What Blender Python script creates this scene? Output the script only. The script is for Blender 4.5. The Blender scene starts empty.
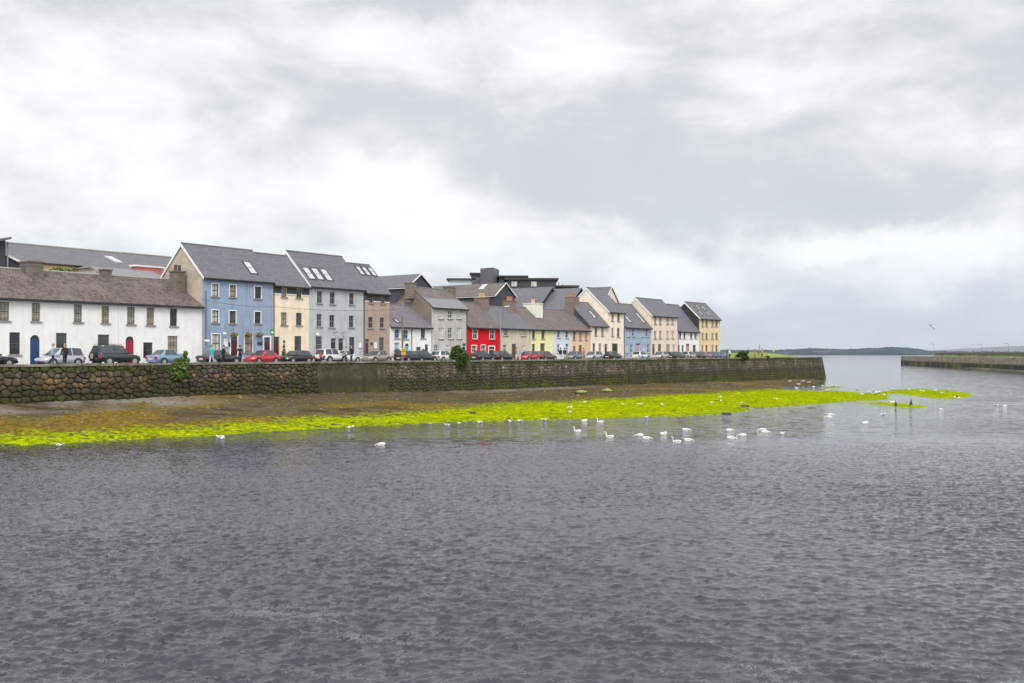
import bpy, bmesh, math, random
import numpy as np
from mathutils import Vector, Matrix, noise as mnoise
random.seed(7); rng = np.random.default_rng(7)
C = bpy.context.scene
COL = C.collection

# ------------------------------------------------------------------ camera, sky, sun, exposure
F = 1024.0; HZ = 353.0; CAMZ = 5.0              # focal length in pixels, horizon row, camera height over the water
cd = bpy.data.cameras.new('camera'); cam = bpy.data.objects.new('camera', cd); COL.objects.link(cam)
cam.location = (0, 0, CAMZ); cam.rotation_euler = (math.radians(90), 0, 0)
cd.sensor_width = 36; cd.lens = F/1024*36; cd.shift_y = (HZ-341.5)/1024
cd.clip_start = .1; cd.clip_end = 60000
C.camera = cam
SUN = Vector((0.06, -0.72, 0.69)).normalized()
sl = bpy.data.lights.new('sun', 'SUN'); so = bpy.data.objects.new('sun', sl); COL.objects.link(so)
sl.energy = 1.25; sl.angle = math.radians(18); sl.color = (1, .97, .92)
so.rotation_euler = SUN.to_track_quat('Z', 'Y').to_euler(); so.location = (0, 0, 80)
C.view_settings.view_transform = 'Standard'; C.view_settings.look = 'None'
C.view_settings.gamma = 1; C.view_settings.exposure = 0.74

class NT:
    """tiny helper for building node graphs"""
    def __init__(s, tree): s.t = tree; s.n = tree.nodes; s.l = tree.links
    def set(s, node, key, v):
        sock = node.inputs[key]
        if isinstance(v, bpy.types.NodeSocket): s.l.new(v, sock)
        else:
            if isinstance(v, (tuple, list)) and sock.type == 'RGBA' and len(v) == 3: v = (*v, 1)
            sock.default_value = v
    def add(s, ty, ins=None, **props):
        nd = s.n.new(ty)
        for k, v in props.items(): setattr(nd, k, v)
        for k, v in (ins or {}).items(): s.set(nd, k, v)
        return nd
    def m(s, op, a, b=0.0, c=0.0, clamp=False):
        nd = s.add('ShaderNodeMath', {0: a, 1: b, 2: c}, operation=op, use_clamp=clamp); return nd.outputs[0]
    def mix(s, f, a, b, blend='MIX'):
        nd = s.n.new('ShaderNodeMix'); nd.data_type = 'RGBA'; nd.blend_type = blend; nd.clamp_factor = True
        s.set(nd, 0, f); s.set(nd, 6, a); s.set(nd, 7, b); return nd.outputs[2]
    def noise(s, vec, scale, detail=3, rough=.55, dist=0.0):
        return s.add('ShaderNodeTexNoise', {'Vector': vec, 'Scale': scale, 'Detail': detail, 'Roughness': rough, 'Distortion': dist}).outputs[0]
    def ramp(s, f, lo, hi, a=0.0, b=1.0):
        nd = s.add('ShaderNodeMapRange', {0: f, 1: lo, 2: hi, 3: a, 4: b}); nd.interpolation_type = 'SMOOTHSTEP'; return nd.outputs[0]
    def mapping(s, vec, scale=(1, 1, 1), loc=(0, 0, 0), rot=(0, 0, 0)):
        return s.add('ShaderNodeMapping', {'Vector': vec, 'Scale': scale, 'Location': loc, 'Rotation': rot}).outputs[0]

w = bpy.data.worlds.new('World'); C.world = w; w.use_nodes = True
t = NT(w.node_tree); w.node_tree.nodes.clear()
sky = t.add('ShaderNodeTexSky', sky_type='NISHITA', sun_disc=False)
sky.sun_elevation = math.asin(SUN.z); sky.sun_rotation = math.atan2(SUN.x, SUN.y)
tc = t.add('ShaderNodeTexCoord').outputs['Generated']
sx = t.add('ShaderNodeSeparateXYZ', {0: tc})
X, Y, Z = sx.outputs
zz = t.m('ADD', t.m('MAXIMUM', Z, 0.0), 0.10)
pv = t.add('ShaderNodeCombineXYZ', {0: t.m('DIVIDE', X, zz), 1: t.m('DIVIDE', Y, zz), 2: 0.35}).outputs[0]
n1 = t.noise(pv, .55, 6, .58, .4)
n2 = t.noise(pv, 1.7, 7, .62, .6)
az = t.m('ARCTAN2', X, Y); el = t.m('ARCSINE', Z)
warp = t.noise(tc, 3.6, 8, .66)
warp2 = t.noise(t.mapping(tc, (1, 1, 1), (3.1, 7.7, 1.3)), 5.0, 8, .64)
def blob(px, py, spx, spy, wa=.42, we=.17):
    a0 = math.atan((px-512)/F); e0 = math.atan((HZ-py)/F)
    da = t.m('DIVIDE', t.m('ADD', t.m('SUBTRACT', az, a0), t.m('MULTIPLY', t.m('SUBTRACT', warp, .5), wa)), spx/F)
    de = t.m('DIVIDE', t.m('ADD', t.m('SUBTRACT', el, e0), t.m('MULTIPLY', t.m('SUBTRACT', warp2, .5), we)), spy/F)
    return t.m('POWER', 2.718, t.m('MULTIPLY', t.m('ADD', t.m('MULTIPLY', da, da), t.m('MULTIPLY', de, de)), -1.0))
# cloud deck: a thresholded billowy field, pushed darker or brighter where the big masses hang
n3 = t.noise(t.mapping(tc, (1, 1, 2.3), (2.2, 5.1, 9.4)), 4.6, 10, .58, .35)
n4 = t.noise(t.mapping(tc, (1, 1, 1.8), (7.2, 1.1, 3.4)), 12.0, 7, .6, .3)
L = t.m('ADD', t.m('ADD', t.m('MULTIPLY', n3, .85), .075), t.m('ADD', t.m('MULTIPLY', t.m('SUBTRACT', n4, .5), .26), t.m('MULTIPLY', t.m('SUBTRACT', n1, .5), t.ramp(Z, .05, .35, .05, .22))))
for (px, py, sx_, sy_, amp) in [(640, 190, 140, 36, -.13), (800, 212, 200, 28, -.13), (900, 130, 170, 50, -.04), (560, 150, 120, 45, -.08), (985, 210, 70, 20, -.06),
                                (60, 20, 110, 34, -.15), (420, -4, 130, 20, -.18), (860, 300, 260, 36, -.05), (1010, 60, 90, 60, -.04), (760, 20, 120, 30, -.07),
                                (230, 105, 80, 34, -.08), (420, 140, 80, 40, -.05), (600, 90, 130, 30, -.03),
                                (90, 165, 200, 60, .13), (390, 190, 80, 26, .13), (490, 190, 36, 20, .12), (270, 240, 260, 36, .09),
                                (480, 60, 200, 40, .06), (872, 262, 30, 10, .40), (985, 244, 90, 16, .14), (720, 275, 80, 24, .09), (830, 70, 120, 36, .0)]:
    L = t.m('ADD', L, t.m('MULTIPLY', blob(px, py, sx_, sy_), amp))
L = t.m('ADD', .405, t.m('MULTIPLY', t.m('ADD', t.m('MULTIPLY', t.ramp(L, .36, .62), .6), t.m('MULTIPLY', t.ramp(L, .15, .80), .4)), .235))
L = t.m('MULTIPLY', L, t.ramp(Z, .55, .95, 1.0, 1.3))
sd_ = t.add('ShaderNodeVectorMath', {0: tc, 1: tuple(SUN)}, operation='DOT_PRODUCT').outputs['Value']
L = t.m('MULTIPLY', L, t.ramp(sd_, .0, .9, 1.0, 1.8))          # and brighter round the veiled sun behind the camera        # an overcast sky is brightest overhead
tint = t.mix(t.ramp(L, .38, .58), (.945, .985, 1.04), (1.0, .997, .99))
low = t.mix(t.ramp(Z, .0, .17), (.90, .97, 1.06), (1, 1, 1))
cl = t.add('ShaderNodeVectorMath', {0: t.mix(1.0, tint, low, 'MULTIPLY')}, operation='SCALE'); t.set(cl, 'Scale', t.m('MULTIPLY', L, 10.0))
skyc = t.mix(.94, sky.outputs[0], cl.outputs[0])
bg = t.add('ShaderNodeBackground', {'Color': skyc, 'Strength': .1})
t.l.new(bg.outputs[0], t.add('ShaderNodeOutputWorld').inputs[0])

# ------------------------------------------------------------------ frames of reference
VP = 1230.0
D = Vector((VP-512, F)).normalized(); N = Vector((-D.y, D.x))          # along the quay, and away from the water
D0 = 5*F/25.3*(VP-822)/VP
W0 = Vector(((0-512)/F*D0, D0))                                        # quay edge
RZ = math.atan2(D.y, D.x)
ROAD = 3.95; KERB = 4.25; VF = 12.0                                    # road level, quay edge level, house fronts
def P(u, v): return W0 + D*u + N*v
def uv_of(x, y):
    q = Vector((x, y))-W0; return q.dot(D), q.dot(N)
def u_at(px, v):
    k = (px-512)/F; o = W0+N*v
    return (k*o.y-o.x)/(D.x-k*D.y)
def z_at(px, py, v):
    q = P(u_at(px, v), v); return CAMZ+(HZ-py)/F*q.y
def on_plane(px, py, z=0.0):
    y = (CAMZ-z)*F/(py-HZ); return Vector(((px-512)/F*y, y, z))

# ------------------------------------------------------------------ objects
def tag(o, label=None, cat=None, group=None, kind=None):
    if label: o['label'] = label
    if cat: o['category'] = cat
    if group: o['group'] = group
    if kind: o['kind'] = kind
    return o
def thing(name, label, cat, loc=(0, 0, 0), rz=0.0, group=None, scale=1.0):
    o = bpy.data.objects.new(name, None); COL.objects.link(o); o.empty_display_size = .3
    o.location = loc; o.rotation_euler = (0, 0, rz); o.scale = (scale,)*3
    return tag(o, label, cat, group)
class MB:
    def __init__(s): s.v = []; s.f = []; s.m = []; s.uv = {}; s.c = {}
    def face(s, pts, mat=0, uv=None, col=None):
        if uv and not hasattr(uv[0], '__len__'): uv, col = None, uv
        i = len(s.v); s.v += [tuple(p) for p in pts]; s.f.append(tuple(range(i, i+len(pts)))); s.m.append(mat)
        if uv: s.uv[len(s.f)-1] = uv
        if col is not None: s.c[len(s.f)-1] = col
    def mesh(s, verts, faces, mat=0, col=None):
        i = len(s.v); s.v += [tuple(p) for p in verts]
        for f in faces:
            s.f.append(tuple(i+k for k in f)); s.m.append(mat)
            if col is not None: s.c[len(s.f)-1] = col
    def box(s, x0, x1, y0, y1, z0, z1, mat=0, col=None):
        s.mesh([(x0, y0, z0), (x1, y0, z0), (x1, y1, z0), (x0, y1, z0), (x0, y0, z1), (x1, y0, z1), (x1, y1, z1), (x0, y1, z1)],
               [(0, 3, 2, 1), (4, 5, 6, 7), (0, 1, 5, 4), (1, 2, 6, 5), (2, 3, 7, 6), (3, 0, 4, 7)], mat, col)
    def prism(s, poly, a, b, mat=0, col=None):
        """poly: points; a, b: offsets (vectors) of the two end copies"""
        n = len(poly); a = Vector(a); b = Vector(b)
        vs = [Vector(p)+a for p in poly]+[Vector(p)+b for p in poly]
        s.mesh(vs, [tuple(range(n-1, -1, -1)), tuple(range(n, 2*n))]+[(i, (i+1) % n, n+(i+1) % n, n+i) for i in range(n)], mat, col)
    def tube(s, pts, r, n=8, mat=0, col=None, cap=True):
        pts = [Vector(p) for p in pts]; rs = r if isinstance(r, (list, tuple)) else [r]*len(pts)
        rings = []; up = None
        for i, p in enumerate(pts):
            d = (pts[min(i+1, len(pts)-1)]-pts[max(i-1, 0)]).normalized()
            a = d.orthogonal().normalized() if up is None else (up-d*up.dot(d)).normalized()
            up = a; b = d.cross(a)
            rings.append([p+(a*math.cos(q)+b*math.sin(q))*rs[i] for q in [2*math.pi*k/n for k in range(n)]])
        vs = [v for r_ in rings for v in r_]; fs = []
        for i in range(len(pts)-1):
            for k in range(n): fs.append((i*n+k, i*n+(k+1) % n, (i+1)*n+(k+1) % n, (i+1)*n+k))
        if cap: fs += [tuple(range(n-1, -1, -1)), tuple(range((len(pts)-1)*n, len(pts)*n))]
        s.mesh(vs, fs, mat, col)
    def data(s, name, mats, smooth=False, recalc=True):
        me = bpy.data.meshes.new(name); me.from_pydata(s.v, [], s.f)
        for m_ in (mats if isinstance(mats, (list, tuple)) else [mats]): me.materials.append(m_)
        me.polygons.foreach_set('material_index', s.m)
        if s.uv:
            l = me.uv_layers.new(name='UVMap').data
            for fi, uvs in s.uv.items():
                st = me.polygons[fi].loop_start
                for k, q in enumerate(uvs): l[st+k].uv = q
        if s.c:
            at = me.color_attributes.new('tint', 'FLOAT_COLOR', 'CORNER').data
            for fi, c in s.c.items():
                p = me.polygons[fi]
                for k in range(p.loop_total): at[p.loop_start+k].color = (*c, 1)
        if recalc:
            bm = bmesh.new(); bm.from_mesh(me); bmesh.ops.recalc_face_normals(bm, faces=bm.faces); bm.to_mesh(me); bm.free()
        if smooth: me.shade_smooth()
        me.update(); return me
    def build(s, name, mats, parent=None, smooth=False, loc=None, recalc=True):
        return put(name, s.data(name, mats, smooth, recalc), parent, loc)
def put(name, me, parent=None, loc=None, rot=None):
    o = bpy.data.objects.new(name, me); COL.objects.link(o)
    if parent: o.parent = parent
    if loc: o.location = loc
    if rot: o.rotation_euler = rot
    return o
def kids(o): return [c for c in bpy.data.objects if c.parent == o]
def copy_tree(o, parent=None, ch_map=None):
    c = o.copy(); COL.objects.link(c); c.parent = parent
    for k in CH.get(o.name, []): copy_tree(k, c)
    return c
CH = {}
def index_children():
    CH.clear()
    for o in bpy.data.objects:
        if o.parent: CH.setdefault(o.parent.name, []).append(o)

# ------------------------------------------------------------------ materials
MATS = {}
def base(name):
    m = bpy.data.materials.new(name); m.use_nodes = True; t = NT(m.node_tree); b = t.n['Principled BSDF']; return m, t, b
def simple(name, col, rough=.6, metal=0.0, var=.12, scale=4.0, spec=.5, coat=0.0):
    if name in MATS: return MATS[name]
    m, t, b = base(name); tc = t.add('ShaderNodeTexCoord').outputs['Object']
    n = t.noise(tc, scale, 4)
    t.set(b, 'Base Color', t.mix(t.ramp(n, .3, .7), tuple(c*(1-var) for c in col), tuple(min(1, c*(1+var)) for c in col)))
    t.set(b, 'Roughness', rough); t.set(b, 'Metallic', metal); t.set(b, 'Specular IOR Level', spec)
    if coat: t.set(b, 'Coat Weight', coat); t.set(b, 'Coat Roughness', .06)
    MATS[name] = m; return m
def paint(name, col, dirt=.24):
    """rendered and painted wall: slightly blotchy, with rain streaks"""
    if name in MATS: return MATS[name]
    m, t, b = base(name); tc = t.add('ShaderNodeTexCoord').outputs['Object']
    n = t.noise(tc, .8, 4); st = t.noise(t.mapping(tc, (1.6, 1.6, .20)), 1.5, 5, .65); fi = t.noise(tc, 14, 3)
    f = t.m('ADD', t.m('MULTIPLY', t.ramp(n, .35, .7), .6), t.m('MULTIPLY', t.ramp(st, .45, .72), .6), clamp=True)
    c = t.mix(f, col, tuple(v*(1-dirt)*q for v, q in zip(col, (1, .985, .95))))
    c = t.mix(t.m('MULTIPLY', fi, .10), c, tuple(v*.8 for v in col))
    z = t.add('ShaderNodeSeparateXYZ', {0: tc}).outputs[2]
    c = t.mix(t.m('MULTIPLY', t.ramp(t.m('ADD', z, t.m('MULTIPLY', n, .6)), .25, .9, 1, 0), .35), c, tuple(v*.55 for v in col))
    t.set(b, 'Base Color', c); t.set(b, 'Roughness', .85); t.set(b, 'Specular IOR Level', .3)
    bm = t.add('ShaderNodeBump', {'Height': fi, 'Strength': .15, 'Distance': .01}); t.set(b, 'Normal', bm.outputs[0])
    MATS[name] = m; return m
def slate(name, c1, c2, rw=.34, rh=.24, lichen=(.20, .19, .16), li=.35, rough=.6, bump=.5):
    if name in MATS: return MATS[name]
    m, t, b = base(name); uv = t.add('ShaderNodeUVMap').outputs[0]
    wob = t.noise(uv, 1.3, 3)
    br = t.add('ShaderNodeTexBrick', {'Vector': uv, 'Color1': c1, 'Color2': c2, 'Mortar': tuple(v*.45 for v in c1), 'Scale': 1.0, 'Mortar Size': .018,
                                     'Mortar Smooth': .4, 'Bias': 0.0, 'Brick Width': rw, 'Row Height': rh}); br.offset = .5
    n = t.noise(uv, .55, 5, .62); n2 = t.noise(uv, 5.0, 4)
    c = t.mix(t.m('MULTIPLY', t.ramp(n, .42, .72), li), br.outputs[0], lichen)
    c = t.mix(t.m('MULTIPLY', t.ramp(n2, .5, .8), .35), c, tuple(v*.6 for v in c1))
    rows = t.noise(t.mapping(uv, (.25, 6.0, 1)), 1.0, 2); c = t.mix(t.m('MULTIPLY', t.ramp(rows, .45, .7), .25), c, tuple(v*1.35 for v in c2))
    t.set(b, 'Base Color', c); t.set(b, 'Roughness', rough); t.set(b, 'Specular IOR Level', .35)
    h = t.m('ADD', t.m('MULTIPLY', br.outputs[1], -1.0), t.m('MULTIPLY', n2, .6))
    t.set(b, 'Normal', t.add('ShaderNodeBump', {'Height': h, 'Strength': bump, 'Distance': .03}).outputs[0])
    MATS[name] = m; return m
def brickm(name, c1, c2, bw=.23, bh=.075):
    if name in MATS: return MATS[name]
    m, t, b = base(name); tc = t.add('ShaderNodeTexCoord').outputs['Object']
    v = t.mapping(tc, (1, 1, 1), rot=(math.radians(90), 0, math.radians(90)))
    sx = t.add('ShaderNodeSeparateXYZ', {0: tc}); vv = t.add('ShaderNodeCombineXYZ', {0: t.m('ADD', sx.outputs[0], sx.outputs[1]), 1: sx.outputs[2]}).outputs[0]
    br = t.add('ShaderNodeTexBrick', {'Vector': vv, 'Color1': c1, 'Color2': c2, 'Mortar': tuple(x*1.1 for x in c2), 'Scale': 1.0, 'Mortar Size': .012, 'Brick Width': bw*2, 'Row Height': bh*2})
    n = t.noise(tc, .7, 5, .6); c = t.mix(t.m('MULTIPLY', t.ramp(n, .4, .7), .5), br.outputs[0], tuple(x*.62 for x in c1))
    t.set(b, 'Base Color', c); t.set(b, 'Roughness', .9)
    MATS[name] = m; return m
def tinted(name, rough=.85, var=.35, scale=3.0, spec=.3, trans=0.0):
    """takes its colour from the 'tint' attribute"""
    if name in MATS: return MATS[name]
    m, t, b = base(name); at = t.add('ShaderNodeAttribute', attribute_name='tint').outputs[0]
    tc = t.add('ShaderNodeTexCoord').outputs['Object']; n = t.noise(tc, scale, 4)
    c = t.mix(t.m('MULTIPLY', t.ramp(n, .35, .7), var), at, (.03, .03, .02), 'MIX')
    t.set(b, 'Base Color', c); t.set(b, 'Roughness', rough); t.set(b, 'Specular IOR Level', spec)
    MATS[name] = m; return m
def srgb(r, g, b, k=.93):
    f = lambda v: ((v/255+.055)/1.055)**2.4 if v > 10 else v/255/12.92
    return tuple(min(.9, f(v)*k) for v in (r, g, b))

GLASS = []
for nm, c, r in [('dark_glass', (.022, .026, .03), .05), ('brown_blind_glass', (.30, .26, .20), .12), ('pale_curtain_glass', (.46, .45, .40), .2), ('grey_glass', (.06, .07, .075), .08)]:
    GLASS.append(simple(nm, c, r, var=.35, scale=1.5))
SKYG = simple('skylight_glass', (.45, .47, .5), .08, var=.05, spec=1.0)
M_white = simple('white_joinery', (.74, .74, .72), .5, var=.04)
M_brownf = simple('brown_joinery', (.075, .055, .045), .5)
M_greyf = simple('grey_joinery', (.20, .20, .20), .5)
M_dark = simple('dark_metal', (.03, .032, .036), .45)
M_sill = simple('stone_sill', (.26, .25, .235), .8)
M_blackgut = simple('black_gutter', (.022, .022, .024), .4)
R_slate = slate('blue_grey_slate', (.114, .114, .138), (.150, .150, .178), li=.14, lichen=(.17, .17, .18))
R_slate2 = slate('grey_slate', (.112, .112, .128), (.152, .152, .170), li=.22, lichen=(.18, .18, .18))
R_brown = slate('brown_concrete_tile', (.070, .055, .052), (.165, .135, .128), .26, .34, (.21, .18, .16), .5, .85, 1.0)
R_purple = slate('purple_slate', (.150, .130, .160), (.185, .165, .195), li=.3)
R_brown2 = slate('weathered_brown_slate', (.105, .084, .082), (.165, .138, .134), li=.35)
R_pale = slate('pale_slate', (.20, .205, .22), (.235, .24, .255), li=.2)

# ------------------------------------------------------------------ building parts
_wc = {}
def window(par, x0, x1, z0, z1, frame=M_white, glass=0, bars=(2, 3), sill=True, surround=None, y=.09, fw=.055):
    w_, h = x1-x0, z1-z0; key = (round(w_, 2), round(h, 2), frame.name, glass, bars, sill)
    w_, h = key[0], key[1]
    if key not in _wc:
        f = MB(); d = .05
        f.box(-w_/2, -w_/2+fw, 0, d, 0, h); f.box(w_/2-fw, w_/2, 0, d, 0, h)
        f.box(-w_/2+fw, w_/2-fw, 0, d, 0, fw*1.2); f.box(-w_/2+fw, w_/2-fw, 0, d, h-fw, h)
        nx, nz = bars
        if nz >= 2: f.box(-w_/2+fw, w_/2-fw, -.012, d, h/2-.03, h/2+.03)
        for i in range(1, nx):
            q = -w_/2+w_*i/nx; f.box(q-.014, q+.014, .006, d-.006, fw*1.2, h-fw)
        for i in range(1, nz*2):
            if i != nz and nz > 2 and i % 2 == 1:
                q = h*i/(nz*2); f.box(-w_/2+fw, w_/2-fw, .009, d-.009, q-.011, q+.011)
        g = MB(); g.box(-w_/2+.01, w_/2-.01, d*.5, d*.5+.012, .01, h-.01)
        s = MB(); s.box(-w_/2-.12, w_/2+.12, -.20, .03, -.11, -.004)
        _wc[key] = (f.data('window', frame), g.data('pane', GLASS[glass]), s.data('sill', M_sill))
    fm, gm, sm = _wc[key]
    o = put('window', fm, par, ((x0+x1)/2, y, z0)); put('pane', gm, o)
    if sill: put('sill', sm, o)
    if surround:
        s = MB(); a = .09
        s.box(-w_/2-a, -w_/2-.002, -y-.022, -y+.01, 0, h+a); s.box(w_/2+.002, w_/2+a, -y-.022, -y+.01, 0, h+a); s.box(-w_/2-.002, w_/2+.002, -y-.022, -y+.01, h+.002, h+a)
        s.build('surround', surround, o)
    return o
def door(par, x0, x1, z1, m, arch=False, frame=M_white, fan=True, y=.10):
    w_ = x1-x0; r = w_/2; d = MB(); zt = z1-(r if arch else (.4 if fan else 0)); fr = .06
    d.box(-r+fr, r-fr, 0, .05, .02, zt)
    for (a, b) in ((.15, .45), (.52, .92)):
        for s in (-1, 1):
            q = s*r*.42; d.box(q-r*.28, q+r*.28, -.015, .01, zt*a, zt*b)
    o = d.build('door', m, par, loc=((x0+x1)/2, y, 0))
    f = MB(); f.box(-r, -r+fr-.002, -.02, .06, 0, zt); f.box(r-fr+.002, r, -.02, .06, 0, zt); f.box(-r, r, -.02, .06, zt+.002, zt+.06); f.build('door_frame', frame, o)
    h = MB(); h.tube([(r*.62, -.06, 1.02), (r*.62, .0, 1.02)], .035, 8); h.build('handle', M_dark, o)
    g = MB()
    if arch:
        arc = [(math.cos(a)*(r-.03), .03, zt+.06+max(0, math.sin(a)*(r-.06))) for a in [math.pi*i/10 for i in range(11)]]
        g.prism(arc, (0, 0, 0), (0, .02, 0)); g.build('fanlight', GLASS[0], o)
    elif fan:
        g.box(-r, r, .02, .04, zt+.062, z1); g.build('fanlight', GLASS[3], o)
    return o
def front(mb, W, H, holes, depth=.16, mat=0):
    """front wall with real openings; holes: (x0, x1, z0, z1, arch)"""
    xs = sorted({0, W, *[h[0] for h in holes], *[h[1] for h in holes]}); zs = sorted({0, H, *[h[2] for h in holes], *[h[3] for h in holes]})
    for a, b in zip(xs, xs[1:]):
        for c, d in zip(zs, zs[1:]):
            if b-a < 1e-4 or d-c < 1e-4: continue
            mx, mz = (a+b)/2, (c+d)/2
            if any(h[0] < mx < h[1] and h[2] < mz < h[3] for h in holes): continue
            mb.face([(a, 0, c), (b, 0, c), (b, 0, d), (a, 0, d)], mat)
    for h in holes:
        x0, x1, z0, z1 = h[:4]
        mb.face([(x0, 0, z0), (x0, depth, z0), (x0, depth, z1), (x0, 0, z1)], mat); mb.face([(x1, 0, z0), (x1, 0, z1), (x1, depth, z1), (x1, depth, z0)], mat)
        mb.face([(x0, 0, z1), (x0, depth, z1), (x1, depth, z1), (x1, 0, z1)], mat)
        if z0 > .01: mb.face([(x0, 0, z0), (x1, 0, z0), (x1, depth, z0), (x0, depth, z0)], mat)
        mb.face([(x0, depth, z0), (x1, depth, z0), (x1, depth, z1), (x0, depth, z1)], mat)
        if len(h) > 4 and h[4]:
            r = (x1-x0)/2; cx = (x0+x1)/2; zt = z1-r
            for s in (-1, 1):
                arc = [(cx+s*r*math.cos(a), 0.0, zt+r*math.sin(a)) for a in [math.pi/2*i/8 for i in range(9)]]
                mb.prism([(cx+s*r, 0, z1)]+arc, (0, 0, 0), (0, depth-.02, 0), mat)
def slope(mb, x0, x1, ya, za, yb, zb, th=.10, mat=0, split=None):
    """roof slab from eave (ya, za) to ridge (yb, zb)"""
    d = Vector((0, yb-ya, zb-za)); Ls = d.length; d.normalize(); nn = Vector((0, -d.z, d.y)); nn = nn if nn.z > 0 else -nn
    a0, a1 = Vector((x0, ya, za)), Vector((x1, ya, za)); b0, b1 = Vector((x0, yb, zb)), Vector((x1, yb, zb)); o = nn*th
    uo = random.random()*10
    segs = [(0, 1, mat)] if split is None else [(0, split[0], split[1]), (split[0], 1, mat)]
    for (s0, s1, mm) in segs:
        p = [a0.lerp(b0, s0)+o, a1.lerp(b1, s0)+o, a1.lerp(b1, s1)+o, a0.lerp(b0, s1)+o]
        mb.face(p, mm, [(uo, Ls*s0), (uo+x1-x0, Ls*s0), (uo+x1-x0, Ls*s1), (uo, Ls*s1)])
    mb.face([a0, b0, b1, a1], mat); mb.face([a0, a1, a1+o, a0+o], mat); mb.face([b0, b0+o, b1+o, b1], mat)
    mb.face([a0, a0+o, b0+o, b0], mat); mb.face([a1, b1, b1+o, a1+o], mat)
def chimney(par, x, y, z0, z1, wx=.9, wy=.6, m=None, pots=2, potm=None, cap=True):
    c = MB(); c.box(x-wx/2, x+wx/2, y-wy/2, y+wy/2, z0, z1-.12)
    if cap: c.box(x-wx/2-.07, x+wx/2+.07, y-wy/2-.07, y+wy/2+.07, z1-.118, z1)
    else: c.box(x-wx/2, x+wx/2, y-wy/2, y+wy/2, z1-.118, z1)
    o = c.build('chimney', m, par)
    for i in range(pots):
        q = x+(i-(pots-1)/2)*min(.42, wx/max(1, pots)*.9)
        p = MB(); p.tube([(q, y, z1+.002), (q, y, z1+.42), (q, y, z1+.43), (q, y, z1+.55)], [.16, .13, .17, .16], 10); p.build('chimney_pot', potm, o)
    return o
M_pot = simple('terracotta_pot', (.42, .17, .09), .8); M_buff = simple('buff_pot', (.55, .38, .20), .8)
M_stonech = brickm('old_stone_chimney', (.12, .10, .085), (.18, .155, .13), .3, .15)
M_brickch = brickm('brown_brick', (.17, .125, .095), (.25, .19, .145))
M_whitech = paint('white_chimney_render', (.76, .75, .70))

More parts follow.
